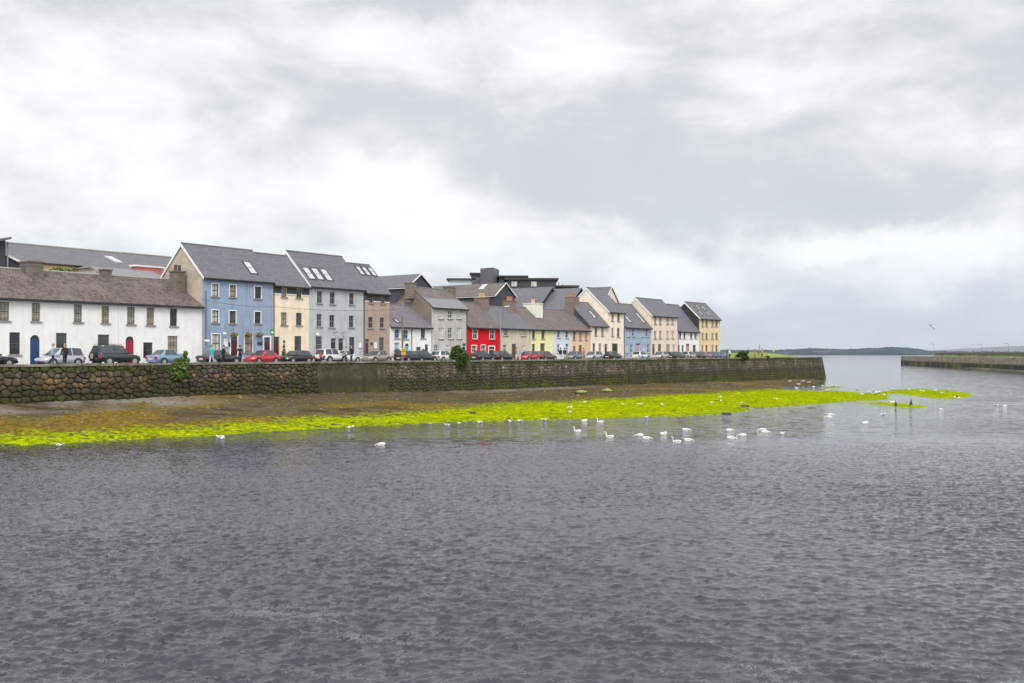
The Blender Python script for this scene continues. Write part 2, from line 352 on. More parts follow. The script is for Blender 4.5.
def house(name, label, pxL, pxR, eave, ridge, wallm, roofm, wins=(), doors=(), hd=None, gable=None, verge=None, band=None, skylights=(), chims=(),
          frame=M_white, glass=(0,), bars=(2, 3), surround=None, sillon=True, split=None, pipe=None, group='terraced houses along the quay', vf=VF, rdx=0.0, cat='house', join=False):
    uL, uR = u_at(pxL, vf), u_at(pxR, vf); W = uR-uL-.02
    ez = z_at(eave[0], eave[1], vf)-ROAD
    if hd is None:                                   # depth of the ridge from where the gable's apex stands
        k = (ridge[0]-512)/F; q = P(uL, vf); hd = (k*q.y-q.x)/(N.x-k*N.y)
    rzz = z_at(ridge[0], ridge[1], vf+hd)-ROAD
    p = P(uL+.01, vf); root = thing(name, label, cat, (p.x, p.y, ROAD), RZ, group)
    Dp = hd*2
    def lx(px): return u_at(px, vf)-uL-.01
    def lz(px, py): return z_at(px, py, vf)-ROAD
    holes = []; todo = []
    for wn in wins:
        cx, y0, y1, wp = wn[:4]; opt = wn[4] if len(wn) > 4 else {}
        x0, x1 = lx(cx-wp/2), lx(cx+wp/2); z1, z0 = lz(cx, y0), lz(cx, y1)
        x0 = max(.08, x0); x1 = min(W-.08, x1); z0 = max(.25, z0)
        holes.append((x0, x1, z0, z1)); todo.append((x0, x1, z0, z1, opt))
    dd = []
    for dn in doors:
        cx, y0, wp, m = dn[:4]; opt = dn[4] if len(dn) > 4 else {}
        x0, x1 = max(.08, lx(cx-wp/2)), min(W-.08, lx(cx+wp/2)); z1 = lz(cx, y0)
        holes.append((x0, x1, 0, z1, opt.get('arch', False))); dd.append((x0, x1, z1, m, opt))
    gm = gable or wallm
    b = MB(); front(b, W, ez, holes)
    for x, in ((0,), (W,)): b.face([(x, 0, 0), (x, Dp, 0), (x, Dp, ez), (x, hd, rzz), (x, 0, ez)], 1)
    b.face([(0, Dp, 0), (W, Dp, 0), (W, Dp, ez), (0, Dp, ez)], 0)
    b.build('wall', [wallm, gm], root, recalc=False)
    for i, (x0, x1, z0, z1, opt) in enumerate(todo):
        window(root, x0, x1, z0, z1, opt.get('frame', frame), opt.get('glass', glass[i % len(glass)]), opt.get('bars', bars), opt.get('sill', sillon), opt.get('surround', surround))
    for (x0, x1, z1, m, opt) in dd:
        o = door(root, x0, x1, z1, m, opt.get('arch', False), opt.get('frame', frame), opt.get('fan', True))
        if opt.get('surround'):
            s = MB(); a = .14; s.box(x0-a, x0-.002, -.03, .01, 0, z1+a); s.box(x1+.002, x1+a, -.03, .01, 0, z1+a); s.box(x0-.002, x1+.002, -.03, .01, z1+.002, z1+a)
            s.build('door_surround', opt['surround'], root)
    r = MB(); ov = .28; sl_ = (rzz-ez)/hd; mats = [roofm] if split is None else [roofm, split[1]]
    x0r, x1r = (-.07 if verge else .0), W+(.019 if join else 0)
    slope(r, x0r, x1r, -ov, ez-ov*sl_+.03, hd, rzz+.03, split=None if split is None else (split[0], 1))
    slope(r, x0r, x1r, Dp+ov, ez-ov*sl_+.03, hd, rzz+.03)
    ro = r.build('roof', mats, root, recalc=True)
    rt = MB(); rt.tube([(x0r+.01, hd, rzz+.13), (x1r-.01, hd, rzz+.13)], .11, 8); rt.build('ridge_tile', M_sill if roofm in (R_brown,) else R_slate2 and simple('ridge_grey', (.13, .13, .135), .7), ro)
    g = MB(); g.tube([(.0, -ov-.05, ez-ov*sl_+.0), (W, -ov-.05, ez-ov*sl_+.0)], .065, 8); g.build('gutter', M_blackgut, root)
    if pipe is not None:
        q = W*pipe; dp = MB(); dp.tube([(q, -ov, ez-ov*sl_-.03), (q, -.08, ez-.55), (q, -.08, .1)], .045, 8); dp.build('drainpipe', M_blackgut, root)
    if verge:
        v = MB(); h_ = .24
        for (ya, za) in ((-ov, ez-ov*sl_), (Dp+ov, ez-ov*sl_)):
            v.prism([(0, ya, za+.13), (0, hd, rzz+.13), (0, hd, rzz+.13-h_-.06), (0, ya, za+.13-h_)], (-.13, 0, 0), (-.073, 0, 0))
        v.build('bargeboard', verge, root)
    if band:
        m, y0, y1 = band; z1, z0 = ez-.02, lz(pxL, y1); hs = [h for h in holes if h[3] > z0]
        xs = sorted([0.02, W-.02]+[h[0]-.02 for h in hs]+[h[1]+.02 for h in hs])
        for a, c in zip(xs[::2], xs[1::2]):
            bb = MB(); bb.box(a, c, -.035, .02, z0, z1); bo_ = bb.build('clerestory_band', m, root)
            wb = MB(); wb.box(a, c, -.06, .02, z0-.10, z0-.003); wb.build('band_sill', M_white, bo_)
    # roof windows: pixel corner pairs meet the front slope
    o3 = Vector((p.x, p.y, ROAD)); inv = Matrix.Rotation(-RZ, 3, 'Z'); nl = Vector((0, -sl_, 1)).normalized()
    for (cx, cy, wm, hm) in skylights:
        ro_ = inv @ (Vector((0, 0, CAMZ))-o3); rd = inv @ Vector(((cx-512)/F, 1, (HZ-cy)/F))
        pl = Vector((0, 0, ez+.13)); tt = (pl-ro_).dot(nl)/rd.dot(nl); q = ro_+rd*tt
        sd = Vector((0, 1, sl_)).normalized()
        s = MB()
        def pr(a, c, e, f_): return [q+Vector((a, 0, 0))+sd*c, q+Vector((e, 0, 0))+sd*c, q+Vector((e, 0, 0))+sd*f_, q+Vector((a, 0, 0))+sd*f_]
        a, c = wm/2, hm/2; fw = .09
        for rect in ((-a, -c, a, -c+fw), (-a, c-fw, a, c), (-a, -c+fw, -a+fw, c-fw), (a-fw, -c+fw, a, c-fw)):
            s.prism(pr(rect[0], rect[1], rect[2], rect[3]), nl*(-.05), nl*.09)
        so_ = s.build('skylight', M_dark, root)
        g = MB(); g.prism(pr(-a+fw, -c+fw, a-fw, c-fw), nl*(-.04), nl*.05); g.build('pane', SKYG, so_)
        bl = MB(); bl.prism(pr(-a+fw, -.03, a-fw, .03), nl*(.052), nl*.075); bl.build('blind_bar', M_greyf, so_)
    for ch in chims:
        cpx, top, wx, wy, m, pots, pm = ch[:7]; off = ch[7] if len(ch) > 7 else 0.0
        x = u_at(cpx, vf+hd+off)-uL-.01; zt = z_at(cpx, top, vf+hd+off)-ROAD
        chimney(root, x, hd+off, rzz-abs(off)*sl_-1.3, zt, wx, wy, m, pots, pm)
    return root

# ------------------------------------------------------------------ the setting
def terrain(name, verts, faces, m, attrs=None, smooth=True):
    me = bpy.data.meshes.new(name); me.from_pydata(verts, [], faces); me.materials.append(m)
    for k, a in (attrs or {}).items():
        at = me.attributes.new(k, 'FLOAT', 'POINT'); at.data.foreach_set('value', np.asarray(a, dtype=np.float32))
    if smooth: me.shade_smooth()
    o = bpy.data.objects.new(name, me); COL.objects.link(o); return o
def fnoise(x, y, s, seed=0, octv=4):
    """value noise on arrays"""
    out = np.zeros_like(x); amp = 1; tot = 0
    r = np.random.default_rng(seed); T = r.random((256, 256))
    for k in range(octv):
        X = x*s*2**k+17.3*k; Y = y*s*2**k+9.1*k; xi = np.floor(X).astype(int); yi = np.floor(Y).astype(int); fx = X-xi; fy = Y-yi
        fx = fx*fx*(3-2*fx); fy = fy*fy*(3-2*fy)
        g = lambda a, b: T[a % 256, b % 256]
        out += amp*((g(xi, yi)*(1-fx)+g(xi+1, yi)*fx)*(1-fy)+(g(xi, yi+1)*(1-fx)+g(xi+1, yi+1)*fx)*fy); tot += amp; amp *= .5
    return out/tot

# --- water: a wave field near the camera, flat sheet out to the horizon
def make_water():
    n = 880; L = 61.6; r = np.random.default_rng(3)
    k = np.fft.fftfreq(n, L/n)*2*np.pi; KX, KY = np.meshgrid(k, k, indexing='ij'); K = np.hypot(KX, KY); K[0, 0] = 1
    wd = np.array([.30, .95]); wd /= np.hypot(*wd)
    cosw = np.abs((KX*wd[0]+KY*wd[1])/K)
    ph = r.normal(size=(n, n))+1j*r.normal(size=(n, n))
    def field(lam, p, cut, iso):
        S = np.exp(-(2*np.pi/lam/K)**2)/K**p*(iso+cosw**2)*np.exp(-(K*cut)**2); S[0, 0] = 0
        A = np.sqrt(S)*ph; h = np.fft.ifft2(A); sc = 1/np.std(h.real)
        return h.real*sc, np.fft.ifft2(1j*KX/K*A).real*sc, np.fft.ifft2(1j*KY/K*A).real*sc
    h = dx = dy = 0
    for lam, amp, p, cut, iso in ((.25, .0085, 2.7, .014, .14), (.70, .0100, 3.3, .04, .08), (3.0, .012, 4.0, .25, .15)):
        f_ = field(lam, p, cut, iso); h = h+f_[0]*amp; dx = dx+f_[1]*amp; dy = dy+f_[2]*amp
    x0, y0 = -30.0, 8.5
    i = np.arange(n); gx, gy = np.meshgrid(x0+i*L/n, y0+i*L/n, indexing='ij')
    gust = .35+1.25*fnoise(gx*.7+gy*.25, gy, .075, 5, 4)
    e = np.minimum(np.minimum(i, n-1-i)/60.0, 1); E = np.minimum(e[:, None], e[None, :]); E = E*E*(3-2*E)
    A = gust*E*np.clip(1-(gy-36)/26, .0, 1)
    vx = gx+dx*A*1.15; vy = gy+dy*A*1.15; vz = h*A
    hs = h*A/.0175; foam_glint = np.clip((hs-1.3)/1.0, 0, 1)*np.clip((fnoise(gx*.6+gy*.2, gy, .30, 8, 4)-.40)*5, 0, 1)*E  # crest flecks: foam, with glints of sky light painted in as well
    x1, y1 = x0+L-L/n, y0+L-L/n; R = 26000; b = n*n
    V = np.concatenate([np.stack([vx, vy, vz], -1).reshape(-1, 3), np.array([(-R, -60, 0), (R, -60, 0), (R, y0, 0), (-R, y0, 0), (-R, y1, 0), (R, y1, 0), (R, R, 0), (-R, R, 0), (x0, y0, 0), (x1, y0, 0), (x1, y1, 0), (x0, y1, 0)])])
    idx = np.arange(n*n).reshape(n, n); q = np.stack([idx[:-1, :-1], idx[1:, :-1], idx[1:, 1:], idx[:-1, 1:]], -1).reshape(-1, 4)
    q = np.concatenate([q, np.array([(b, b+1, b+2, b+3), (b+4, b+5, b+6, b+7), (b+3, b+8, b+11, b+4), (b+9, b+2, b+5, b+10)])])
    m, t, bs = base('river_water')
    pos = t.add('ShaderNodeNewGeometry').outputs['Position']
    rot = t.mapping(pos, (.75, 2.0, 1), rot=(0, 0, math.radians(-12)))
    yy = t.add('ShaderNodeSeparateXYZ', {0: pos}).outputs[1]; d = t.noise(t.mapping(pos, (.03, .08, 1)), 1.0, 4, .6)
    def slope_field(scale, detail, amp):
        c_ = t.add('ShaderNodeTexNoise', {'Vector': rot, 'Scale': scale, 'Detail': detail, 'Roughness': .6, 'Distortion': .35}).outputs['Color']
        v = t.add('ShaderNodeVectorMath', {0: c_, 1: (.5, .5, .5)}, operation='SUBTRACT').outputs[0]
        n_ = t.add('ShaderNodeVectorMath', {0: v}, operation='SCALE'); t.set(n_, 'Scale', amp); return n_.outputs[0]
    patch = t.m('MULTIPLY', t.ramp(d, .32, .68, .55, 1.2), t.ramp(yy, 55, 190, 1.0, .28))
    co = slope_field(1.5, 3, t.m('MULTIPLY', patch, t.ramp(yy, 36, 62, .08, .80)))
    fi = slope_field(6.5, 4, t.m('MULTIPLY', patch, .66))
    sl_ = t.add('ShaderNodeVectorMath', {0: co, 1: fi}, operation='ADD').outputs[0]
    sl_ = t.add('ShaderNodeVectorMath', {0: sl_, 1: (.75, 1.0, 0)}, operation='MULTIPLY').outputs[0]
    nn_ = t.add('ShaderNodeVectorMath', {0: t.add('ShaderNodeNewGeometry').outputs['Normal'], 1: sl_}, operation='ADD').outputs[0]
    t.set(bs, 'Normal', t.add('ShaderNodeVectorMath', {0: nn_}, operation='NORMALIZE').outputs[0])
    wat = t.mix(t.ramp(t.noise(t.mapping(pos, (.05, .12, 1)), 1.0, 3), .35, .7), (.030, .030, .041), (.040, .040, .053))
    fo = t.m('MULTIPLY', t.add('ShaderNodeAttribute', attribute_name='foam_glint').outputs['Fac'], t.ramp(t.noise(pos, 22, 3, .6), .42, .60)); wat = t.mix(t.m('MULTIPLY', fo, .20), wat, (.62, .64, .66))  # flecks and painted glints lighten the water's base colour
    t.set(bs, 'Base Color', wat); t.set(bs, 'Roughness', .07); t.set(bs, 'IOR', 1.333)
    me = bpy.data.meshes.new('water'); me.vertices.add(len(V)); me.vertices.foreach_set('co', V.astype(np.float32).ravel())
    me.loops.add(len(q)*4); me.loops.foreach_set('vertex_index', q.astype(np.int32).ravel()); me.polygons.add(len(q)); me.polygons.foreach_set('loop_start', np.arange(0, len(q)*4, 4, dtype=np.int32))
    me.attributes.new('foam_glint', 'FLOAT', 'POINT').data.foreach_set('value', np.concatenate([foam_glint.ravel(), np.zeros(12)]).astype(np.float32)); me.update(calc_edges=True); me.materials.append(m); me.shade_smooth(); o = bpy.data.objects.new('water', me); COL.objects.link(o); tag(o, kind='structure')
make_water()

# --- foreshore: mud, weed and bright green algae between the quay wall and the water
def pts(l): return np.array([tuple(on_plane(x, y))[:2] for x, y in l])
SHORE = [(-90, 450.5), (0, 446), (50, 444.2), (100, 441.2), (150, 438.6), (200, 436.3), (250, 432.3), (300, 429.6), (350, 427), (400, 424.6), (450, 421.8), (500, 421.2),
         (550, 419.6), (600, 418.2), (650, 417), (690, 416.4), (712, 414.4), (736, 412.6), (752, 411), (748, 408.8), (765, 407.6), (790, 406), (815, 404.3), (840, 401.8), (862, 400.6),
         (878, 400), (888, 398.4), (887, 395.6), (872, 393.6), (852, 392.2), (835, 391.3), (815, 391.5), (795, 390.8), (776, 389.6), (782, 387.4), (800, 386), (815, 384.2), (823, 381)]
SPIT1 = [(866, 394.4), (880, 391.8), (900, 389.6), (925, 389.0), (950, 390.6), (973, 393.8), (970, 396), (955, 399), (935, 398.2), (912, 395.6), (895, 393.8), (884, 395.6), (870, 397.5)]
SPIT2 = [(858, 403.2), (880, 402.3), (900, 403.2), (926, 405.8), (921, 407.8), (900, 407.2), (880, 405.2)]
SPIT3 = [(820, 387.3), (832, 386.6), (846, 387.1), (832, 388.0)]
def zbase(u):
    uu = [u_at(p_, 0) for p_ in (-120, 0, 200, 400, 500, 600, 700, 822)]
    return np.interp(u, uu, [1.75, 1.70, 1.74, 1.28, 1.0, .92, .55, .0])
def sdist(poly, x, y):
    """positive inside"""
    d = np.full(x.shape, 1e9); ins = np.zeros(x.shape, bool); n = len(poly)
    for i in range(n):
        a = poly[i]; b = poly[(i+1) % n]; e = b-a; L2 = (e**2).sum()+1e-12
        tt = np.clip(((x-a[0])*e[0]+(y-a[1])*e[1])/L2, 0, 1); d = np.minimum(d, np.hypot(x-a[0]-tt*e[0], y-a[1]-tt*e[1]))
        c = ((a[1] > y) != (b[1] > y)) & (x < (b[0]-a[0])*(y-a[1])/(b[1]-a[1]+1e-12)+a[0]); ins ^= c
    return np.where(ins, d, -d)
U_END = u_at(822, 0)
shore_w = pts(SHORE)
edge = [tuple(P(U_END+1.0, 3)), tuple(P(-40, 3)), tuple(P(-40, -12))]
BEACH = np.array(list(map(tuple, shore_w))+edge)
SHU = [uv_of(*q)[0] for q in shore_w]
ALG_TOP = [(-90, 447), (0, 438), (50, 436.5), (100, 433.8), (150, 431.6), (200, 428.6), (250, 424.6), (300, 420.6), (350, 418), (400, 414.6), (450, 410.2), (480, 407.6), (500, 405.2), (540, 402.6), (580, 401),
           (620, 399), (660, 396.6), (700, 394), (740, 392), (765, 390.6), (776, 389.4)]
def beach_z(x, y):
    ds = sdist(BEACH, x, y); u = (x-W0.x)*D.x+(y-W0.y)*D.y; v = (x-W0.x)*N.x+(y-W0.y)*N.y; dw = np.maximum(-v, 0); tt = np.clip(np.maximum(ds, 0)/(np.maximum(ds, 0)+dw+.01), 0, 1)
    return np.where(ds > 0, zbase(u)*tt**.9+np.minimum(ds*.05, .07), 0)
def on_beach(px, py):
    z = 0.0
    for _ in range(14):
        q = on_plane(px, py, z); z = .5*z+.5*float(beach_z(np.array([q.x]), np.array([q.y]))[0])
    return on_plane(px, py, z)
ALG = np.array([tuple(p_) for p_ in shore_w[:SHORE.index((776, 389.6))+1]]+[tuple(on_beach(*p_))[:2] for p_ in reversed(ALG_TOP)])
def beach_height(x, y):
    u = (x-W0.x)*D.x+(y-W0.y)*D.y; v = (x-W0.x)*N.x+(y-W0.y)*N.y
    j = (fnoise(x, y, .35, 2, 3)-.5)*1.1
    ds = sdist(BEACH, x, y)+j*.8; dw = np.maximum(-v, 0.0)
    tt = np.clip(np.maximum(ds, 0)/(np.maximum(ds, 0)+dw+.01), 0, 1)
    z = np.where(ds > 0, zbase(u)*tt**.9+np.minimum(ds*.05, .07), ds*.07)
    zs = np.full(x.shape, -9.0)
    for sp in (SPIT1, SPIT2, SPIT3):
        e = sdist(pts(sp), x, y)+j*.6; zs = np.maximum(zs, np.where(e > 0, np.minimum(e*.06, .10), e*.07))
    da = sdist(ALG, x, y)+j*1.2; alg = np.clip(da/7.0+.58, 0, 1)
    alg = np.where(zs > z, .85, alg)
    zz = np.maximum(z, zs)
    bump = (fnoise(x, y, 1.1, 8, 4)-.5)*.16+(fnoise(x, y, 3.2, 9, 3)-.5)*.09
    zz = zz+np.where(zz > -.05, bump*np.clip((zz+.08)*6, 0, 1), 0)
    return zz, alg, tt, u, v
def make_beach():
    us = np.arange(-42, U_END+4, .34); vs = np.arange(-62, .6, .26)
    U, V = np.meshgrid(us, vs, indexing='ij'); x = W0.x+D.x*U+N.x*V; y = W0.y+D.y*U+N.y*V
    z, alg, tt, u, v = beach_height(x, y)
    keep = z > -.22
    n, m_ = U.shape; idx = np.arange(n*m_).reshape(n, m_)
    k = keep[:-1, :-1] | keep[1:, :-1] | keep[1:, 1:] | keep[:-1, 1:]
    q = np.stack([idx[:-1, :-1], idx[1:, :-1], idx[1:, 1:], idx[:-1, 1:]], -1)[k]
    used = np.unique(q); remap = -np.ones(n*m_, int); remap[used] = np.arange(len(used))
    verts = np.stack([x, y, z], -1).reshape(-1, 3)[used]
    # pale muddy slip below the wall at the left, ochre wrack belts
    u200 = u_at(215, 0)
    pale = np.clip((tt-.60)/.08, 0, 1)*np.clip((.985-tt)/.02, 0, 1)*np.clip((u200-u)/6, 0, 1)*np.clip((fnoise(x, y, .25, 4, 3)-.25)*5, 0, 1)
    u1, u2 = u_at(400, -6), u_at(640, -6)
    pale = np.maximum(pale, .75*np.clip((tt-.66)/.1, 0, 1)*np.clip((.97-tt)/.04, 0, 1)*np.clip((u-u1)/6, 0, 1)*np.clip((u2-u)/8, 0, 1)*np.clip((fnoise(x, y, .18, 6, 3)-.3)*5, 0, 1))
    och = np.clip(1-np.abs(sdist(ALG, x, y)+1.6)/2.2, 0, 1)*np.clip((u_at(330, -8)-u)/14, .3, 1)
    och = np.maximum(och, .8*np.clip((fnoise(x, y, .12, 11, 4)-.52)*6, 0, 1))
    moss = np.clip((tt-.9)/.08, 0, 1)*np.clip((fnoise(x, y, .2, 14, 3)-.35)*4, 0, 1)*np.clip((u-u_at(150, 0))/6, 0, 1)
    m, t, b = base('foreshore_weed')
    pos = t.add('ShaderNodeNewGeometry').outputs['Position']
    A = lambda n_: t.add('ShaderNodeAttribute', attribute_name=n_).outputs['Fac']
    n1 = t.noise(pos, .8, 5, .65); n2 = t.noise(pos, 3.2, 4, .6); n3 = t.noise(pos, 9, 3, .6)
    mud = t.mix(t.ramp(n2, .35, .65), (.060, .051, .034), (.135, .114, .078))
    mud = t.mix(t.ramp(n1, .42, .62), mud, (.100, .078, .028)); mud = t.mix(t.m('MULTIPLY', t.ramp(t.noise(t.mapping(pos, (.3, 1.2, 1), rot=(0, 0, -RZ)), .9, 5, .65), .48, .62), .7), mud, (.030, .026, .016))
    mud = t.mix(t.ramp(A('ochre'), .15, .8), mud, t.mix(t.ramp(n2, .35, .65), (.098, .064, .014), (.20, .138, .030)))
    mud = t.mix(t.m('MULTIPLY', t.ramp(n3, .62, .72), .6), mud, (.24, .215, .175))
    palec = t.mix(t.ramp(n2, .3, .7), (.165, .14, .115), (.225, .20, .17))
    c = t.mix(A('pale'), mud, palec)
    c = t.mix(t.m('MULTIPLY', A('moss'), .8), c, t.mix(n2, (.045, .07, .008), (.13, .16, .015)))
    ga = t.mix(t.ramp(n2, .3, .7), (.16, .205, .001), (.34, .42, .002)); ga = t.mix(t.ramp(n1, .5, .75), ga, (.42, .47, .002))
    sv = t.noise(t.mapping(pos, (.22, 1.5, 1), rot=(0, 0, -RZ)), 1.3, 5, .6); ga = t.mix(t.m('MULTIPLY', t.ramp(sv, .46, .64), .5), ga, (.085, .12, .004)); ga = t.mix(t.m('MULTIPLY', t.ramp(n3, .54, .65), .7), ga, (.06, .065, .01))
    af = t.m('ADD', A('algae'), t.m('MULTIPLY', t.m('SUBTRACT', n2, .5), 1.1)); af = t.m('ADD', af, t.m('MULTIPLY', t.m('SUBTRACT', sv, .5), 1.6))
    c = t.mix(t.ramp(af, .30, .66), c, ga)
    z_ = t.add('ShaderNodeSeparateXYZ', {0: pos}).outputs[2]
    t.set(b, 'Base Color', c); t.set(b, 'Roughness', .9); t.set(b, 'Specular IOR Level', 0.0)
    t.set(b, 'Normal', t.add('ShaderNodeBump', {'Height': t.m('ADD', n2, t.m('MULTIPLY', n3, .5)), 'Strength': .8, 'Distance': .10}).outputs[0])
    f = lambda a: a.reshape(-1)[used]
    o = terrain('foreshore', verts.tolist(), remap[q].tolist(), m, {'algae': f(alg), 'pale': f(pale), 'ochre': f(och), 'moss': f(moss)})
    tag(o, kind='structure')
    # loose stones and weed clumps
    r = np.random.default_rng(21)
    uu = r.uniform(-20, U_END, 26000); vv = r.uniform(-40, -.3, 26000)
    xx = W0.x+D.x*uu+N.x*vv; yy = W0.y+D.y*uu+N.y*vv
    zz, al_, t2, _, _ = beach_height(xx, yy)
    st = MB(); wd = MB(); ns = nw = 0
    ico = [(0, 0, 1), (.9, 0, .35), (.28, .85, .4), (-.72, .53, .3), (-.72, -.53, .4), (.28, -.85, .3), (.7, .5, -.3), (-.3, .8, -.3), (-.9, 0, -.3), (-.3, -.8, -.3), (.7, -.5, -.3)]
    icf = [(0, 1, 2), (0, 2, 3), (0, 3, 4), (0, 4, 5), (0, 5, 1), (1, 6, 2), (2, 6, 7), (2, 7, 3), (3, 7, 8), (3, 8, 4), (4, 8, 9), (4, 9, 5), (5, 9, 10), (5, 10, 1), (1, 10, 6)]
    for i in range(len(uu)):
        if zz[i] < .01: continue
        a = r.uniform(0, 6.28); s = r.uniform(.03, .085)
        if r.random() < .03: s *= 2.0
        if al_[i] > .4:
            if nw > 2600: continue
            nw += 1; tgt = wd; g = r.uniform(.5, 1.1); c = (.17*g, .23*g, .003) if r.random() < .72 else (.06, .06, .02); hz = .35
            sx_ = r.uniform(1.0, 2.2)
        else:
            if ns > 4500: continue
            ns += 1; tgt = st; g = r.uniform(.5, 1.2); q_ = r.random()
            c = (.10*g, .085*g, .06*g) if q_ < .5 else ((.14*g, .095*g, .02*g) if q_ < .8 else (.25*g, .23*g, .20*g)); hz = .7; sx_ = r.uniform(.9, 1.6)
        ca, sa = math.cos(a), math.sin(a)
        tgt.mesh([(xx[i]+(ca*p_[0]*sx_-sa*p_[1])*s, yy[i]+(sa*p_[0]*sx_+ca*p_[1])*s, zz[i]+p_[2]*s*hz) for p_ in ico], icf, 0, c)
    tag(st.build('beach_stones', tinted('beach_stone'), smooth=True, recalc=False), kind='stuff')
    tag(wd.build('algae_clumps', tinted('algae_leaf', .9, .15, spec=0.0), smooth=True, recalc=False), kind='stuff')
make_beach()
def bz(x, y):
    z, *_ = beach_height(np.array([x]), np.array([y])); return float(z[0])

# --- land behind the quay edge
def ground_mat():
    m, t, b = base('quay_ground'); pos = t.add('ShaderNodeNewGeometry').outputs['Position']
    n = t.noise(pos, .4, 5); n2 = t.noise(pos, 6, 3)
    c = t.mix(t.ramp(n, .35, .7), (.11, .108, .10), (.17, .165, .155)); c = t.mix(t.m('MULTIPLY', n2, .3), c, (.07, .07, .065))
    t.set(b, 'Base Color', c); t.set(b, 'Roughness', .9); return m
def sheet(name, quad, z, m):
    mb = MB(); mb.face([(*P(u, v), z) for u, v in quad], 0); return tag(mb.build(name, m, recalc=False), kind='structure')
U_H = u_at(720, VF)
sheet('ground', [(-70, .35), (U_END-.4, .35), (U_END-1.5, 90), (-70, 160)], ROAD-.006, ground_mat())
asph = simple('asphalt', (.055, .055, .058), .9, var=.25, scale=1.5)
sheet('road', [(-70, .75), (U_H+6, .75), (U_H+6, 10.2), (-70, 10.2)], ROAD, asph)
mb = MB()
for i in range(70):
    a = -70+i*(U_H+72)/70; b_ = a+(U_H+72)/70-.012
    mb.prism([(*P(a, 10.2), ROAD-.02), (*P(b_, 10.2), ROAD-.02), (*P(b_, VF-.01), ROAD-.02), (*P(a, VF-.01), ROAD-.02)], (0, 0, 0), (0, 0, .14))
tag(mb.build('pavement', simple('concrete_paving', (.27, .265, .25), .85, var=.15)), kind='structure')
# white parking bay lines seen as pale slivers on the road
mb = MB()
# coping along the quay edge
M_cop = simple('coping_concrete', (.19, .178, .15), .9, var=.45, scale=.7)
def wallmat():
    m, t, b = base('quay_rubble'); at = t.add('ShaderNodeAttribute', attribute_name='tint').outputs[0]
    pos = t.add('ShaderNodeNewGeometry').outputs['Position']; z = t.add('ShaderNodeSeparateXYZ', {0: pos}).outputs[2]
    n1 = t.noise(pos, .5, 5, .65); n2 = t.noise(pos, 2.6, 5, .65); n3 = t.noise(pos, 11, 3)
    c = t.mix(t.m('MULTIPLY', t.ramp(n2, .36, .66), .82), at, (.048, .040, .028))
    c = t.mix(t.m('MULTIPLY', t.ramp(n3, .5, .75), .4), c, (.21, .19, .15))
    zn = t.m('ADD', z, t.m('MULTIPLY', t.m('SUBTRACT', n1, .5), 1.6))
    zn = t.m('SUBTRACT', zn, t.ramp(t.add('ShaderNodeSeparateXYZ', {0: pos}).outputs[0], -26, 4, .55, 0.0))
    c = t.mix(t.m('MULTIPLY', t.ramp(zn, 2.0, 2.75, 1, 0), .76), c, t.mix(n2, (.014, .012, .008), (.05, .042, .02)))
    g = t.mix(t.ramp(n2, .35, .65), (.024, .030, .005), (.105, .120, .010))
    c = t.mix(t.m('MULTIPLY', t.m('MULTIPLY', t.ramp(t.m('ADD', z, t.m('MULTIPLY', t.m('SUBTRACT', n2, .5), 3.0)), 1.6, 2.4, 1, 0), t.ramp(n1, .40, .56)), .9), c, g)
    c = t.mix(t.m('MULTIPLY', t.ramp(t.noise(pos, .32, 5, .65), .46, .60), .6), c, t.mix(n3, (.022, .022, .010), (.06, .058, .026)))
    c = t.mix(t.m('MULTIPLY', t.ramp(t.noise(t.mapping(pos, (1.3, 1.3, .12)), 1.0, 4, .6), .48, .66), .6), c, (.03, .027, .02))
    # grass and moss hanging from the top
    tm = t.noise(t.mapping(pos, (1, 1, .35), (5, 3, 1)), .30, 5, .6)
    c = t.mix(t.m('MULTIPLY', t.m('MULTIPLY', t.ramp(t.m('ADD', z, t.m('MULTIPLY', n2, .8)), 3.9, 4.4), t.ramp(tm, .38, .54)), .92), c, t.mix(n2, (.025, .035, .008), (.09, .10, .02)))
    t.set(b, 'Base Color', c); t.set(b, 'Roughness', .88); t.set(b, 'Specular IOR Level', .3)
    t.set(b, 'Normal', t.add('ShaderNodeBump', {'Height': t.m('ADD', n2, t.m('MULTIPLY', n3, .4)), 'Strength': .7, 'Distance': .06}).outputs[0])
    return m
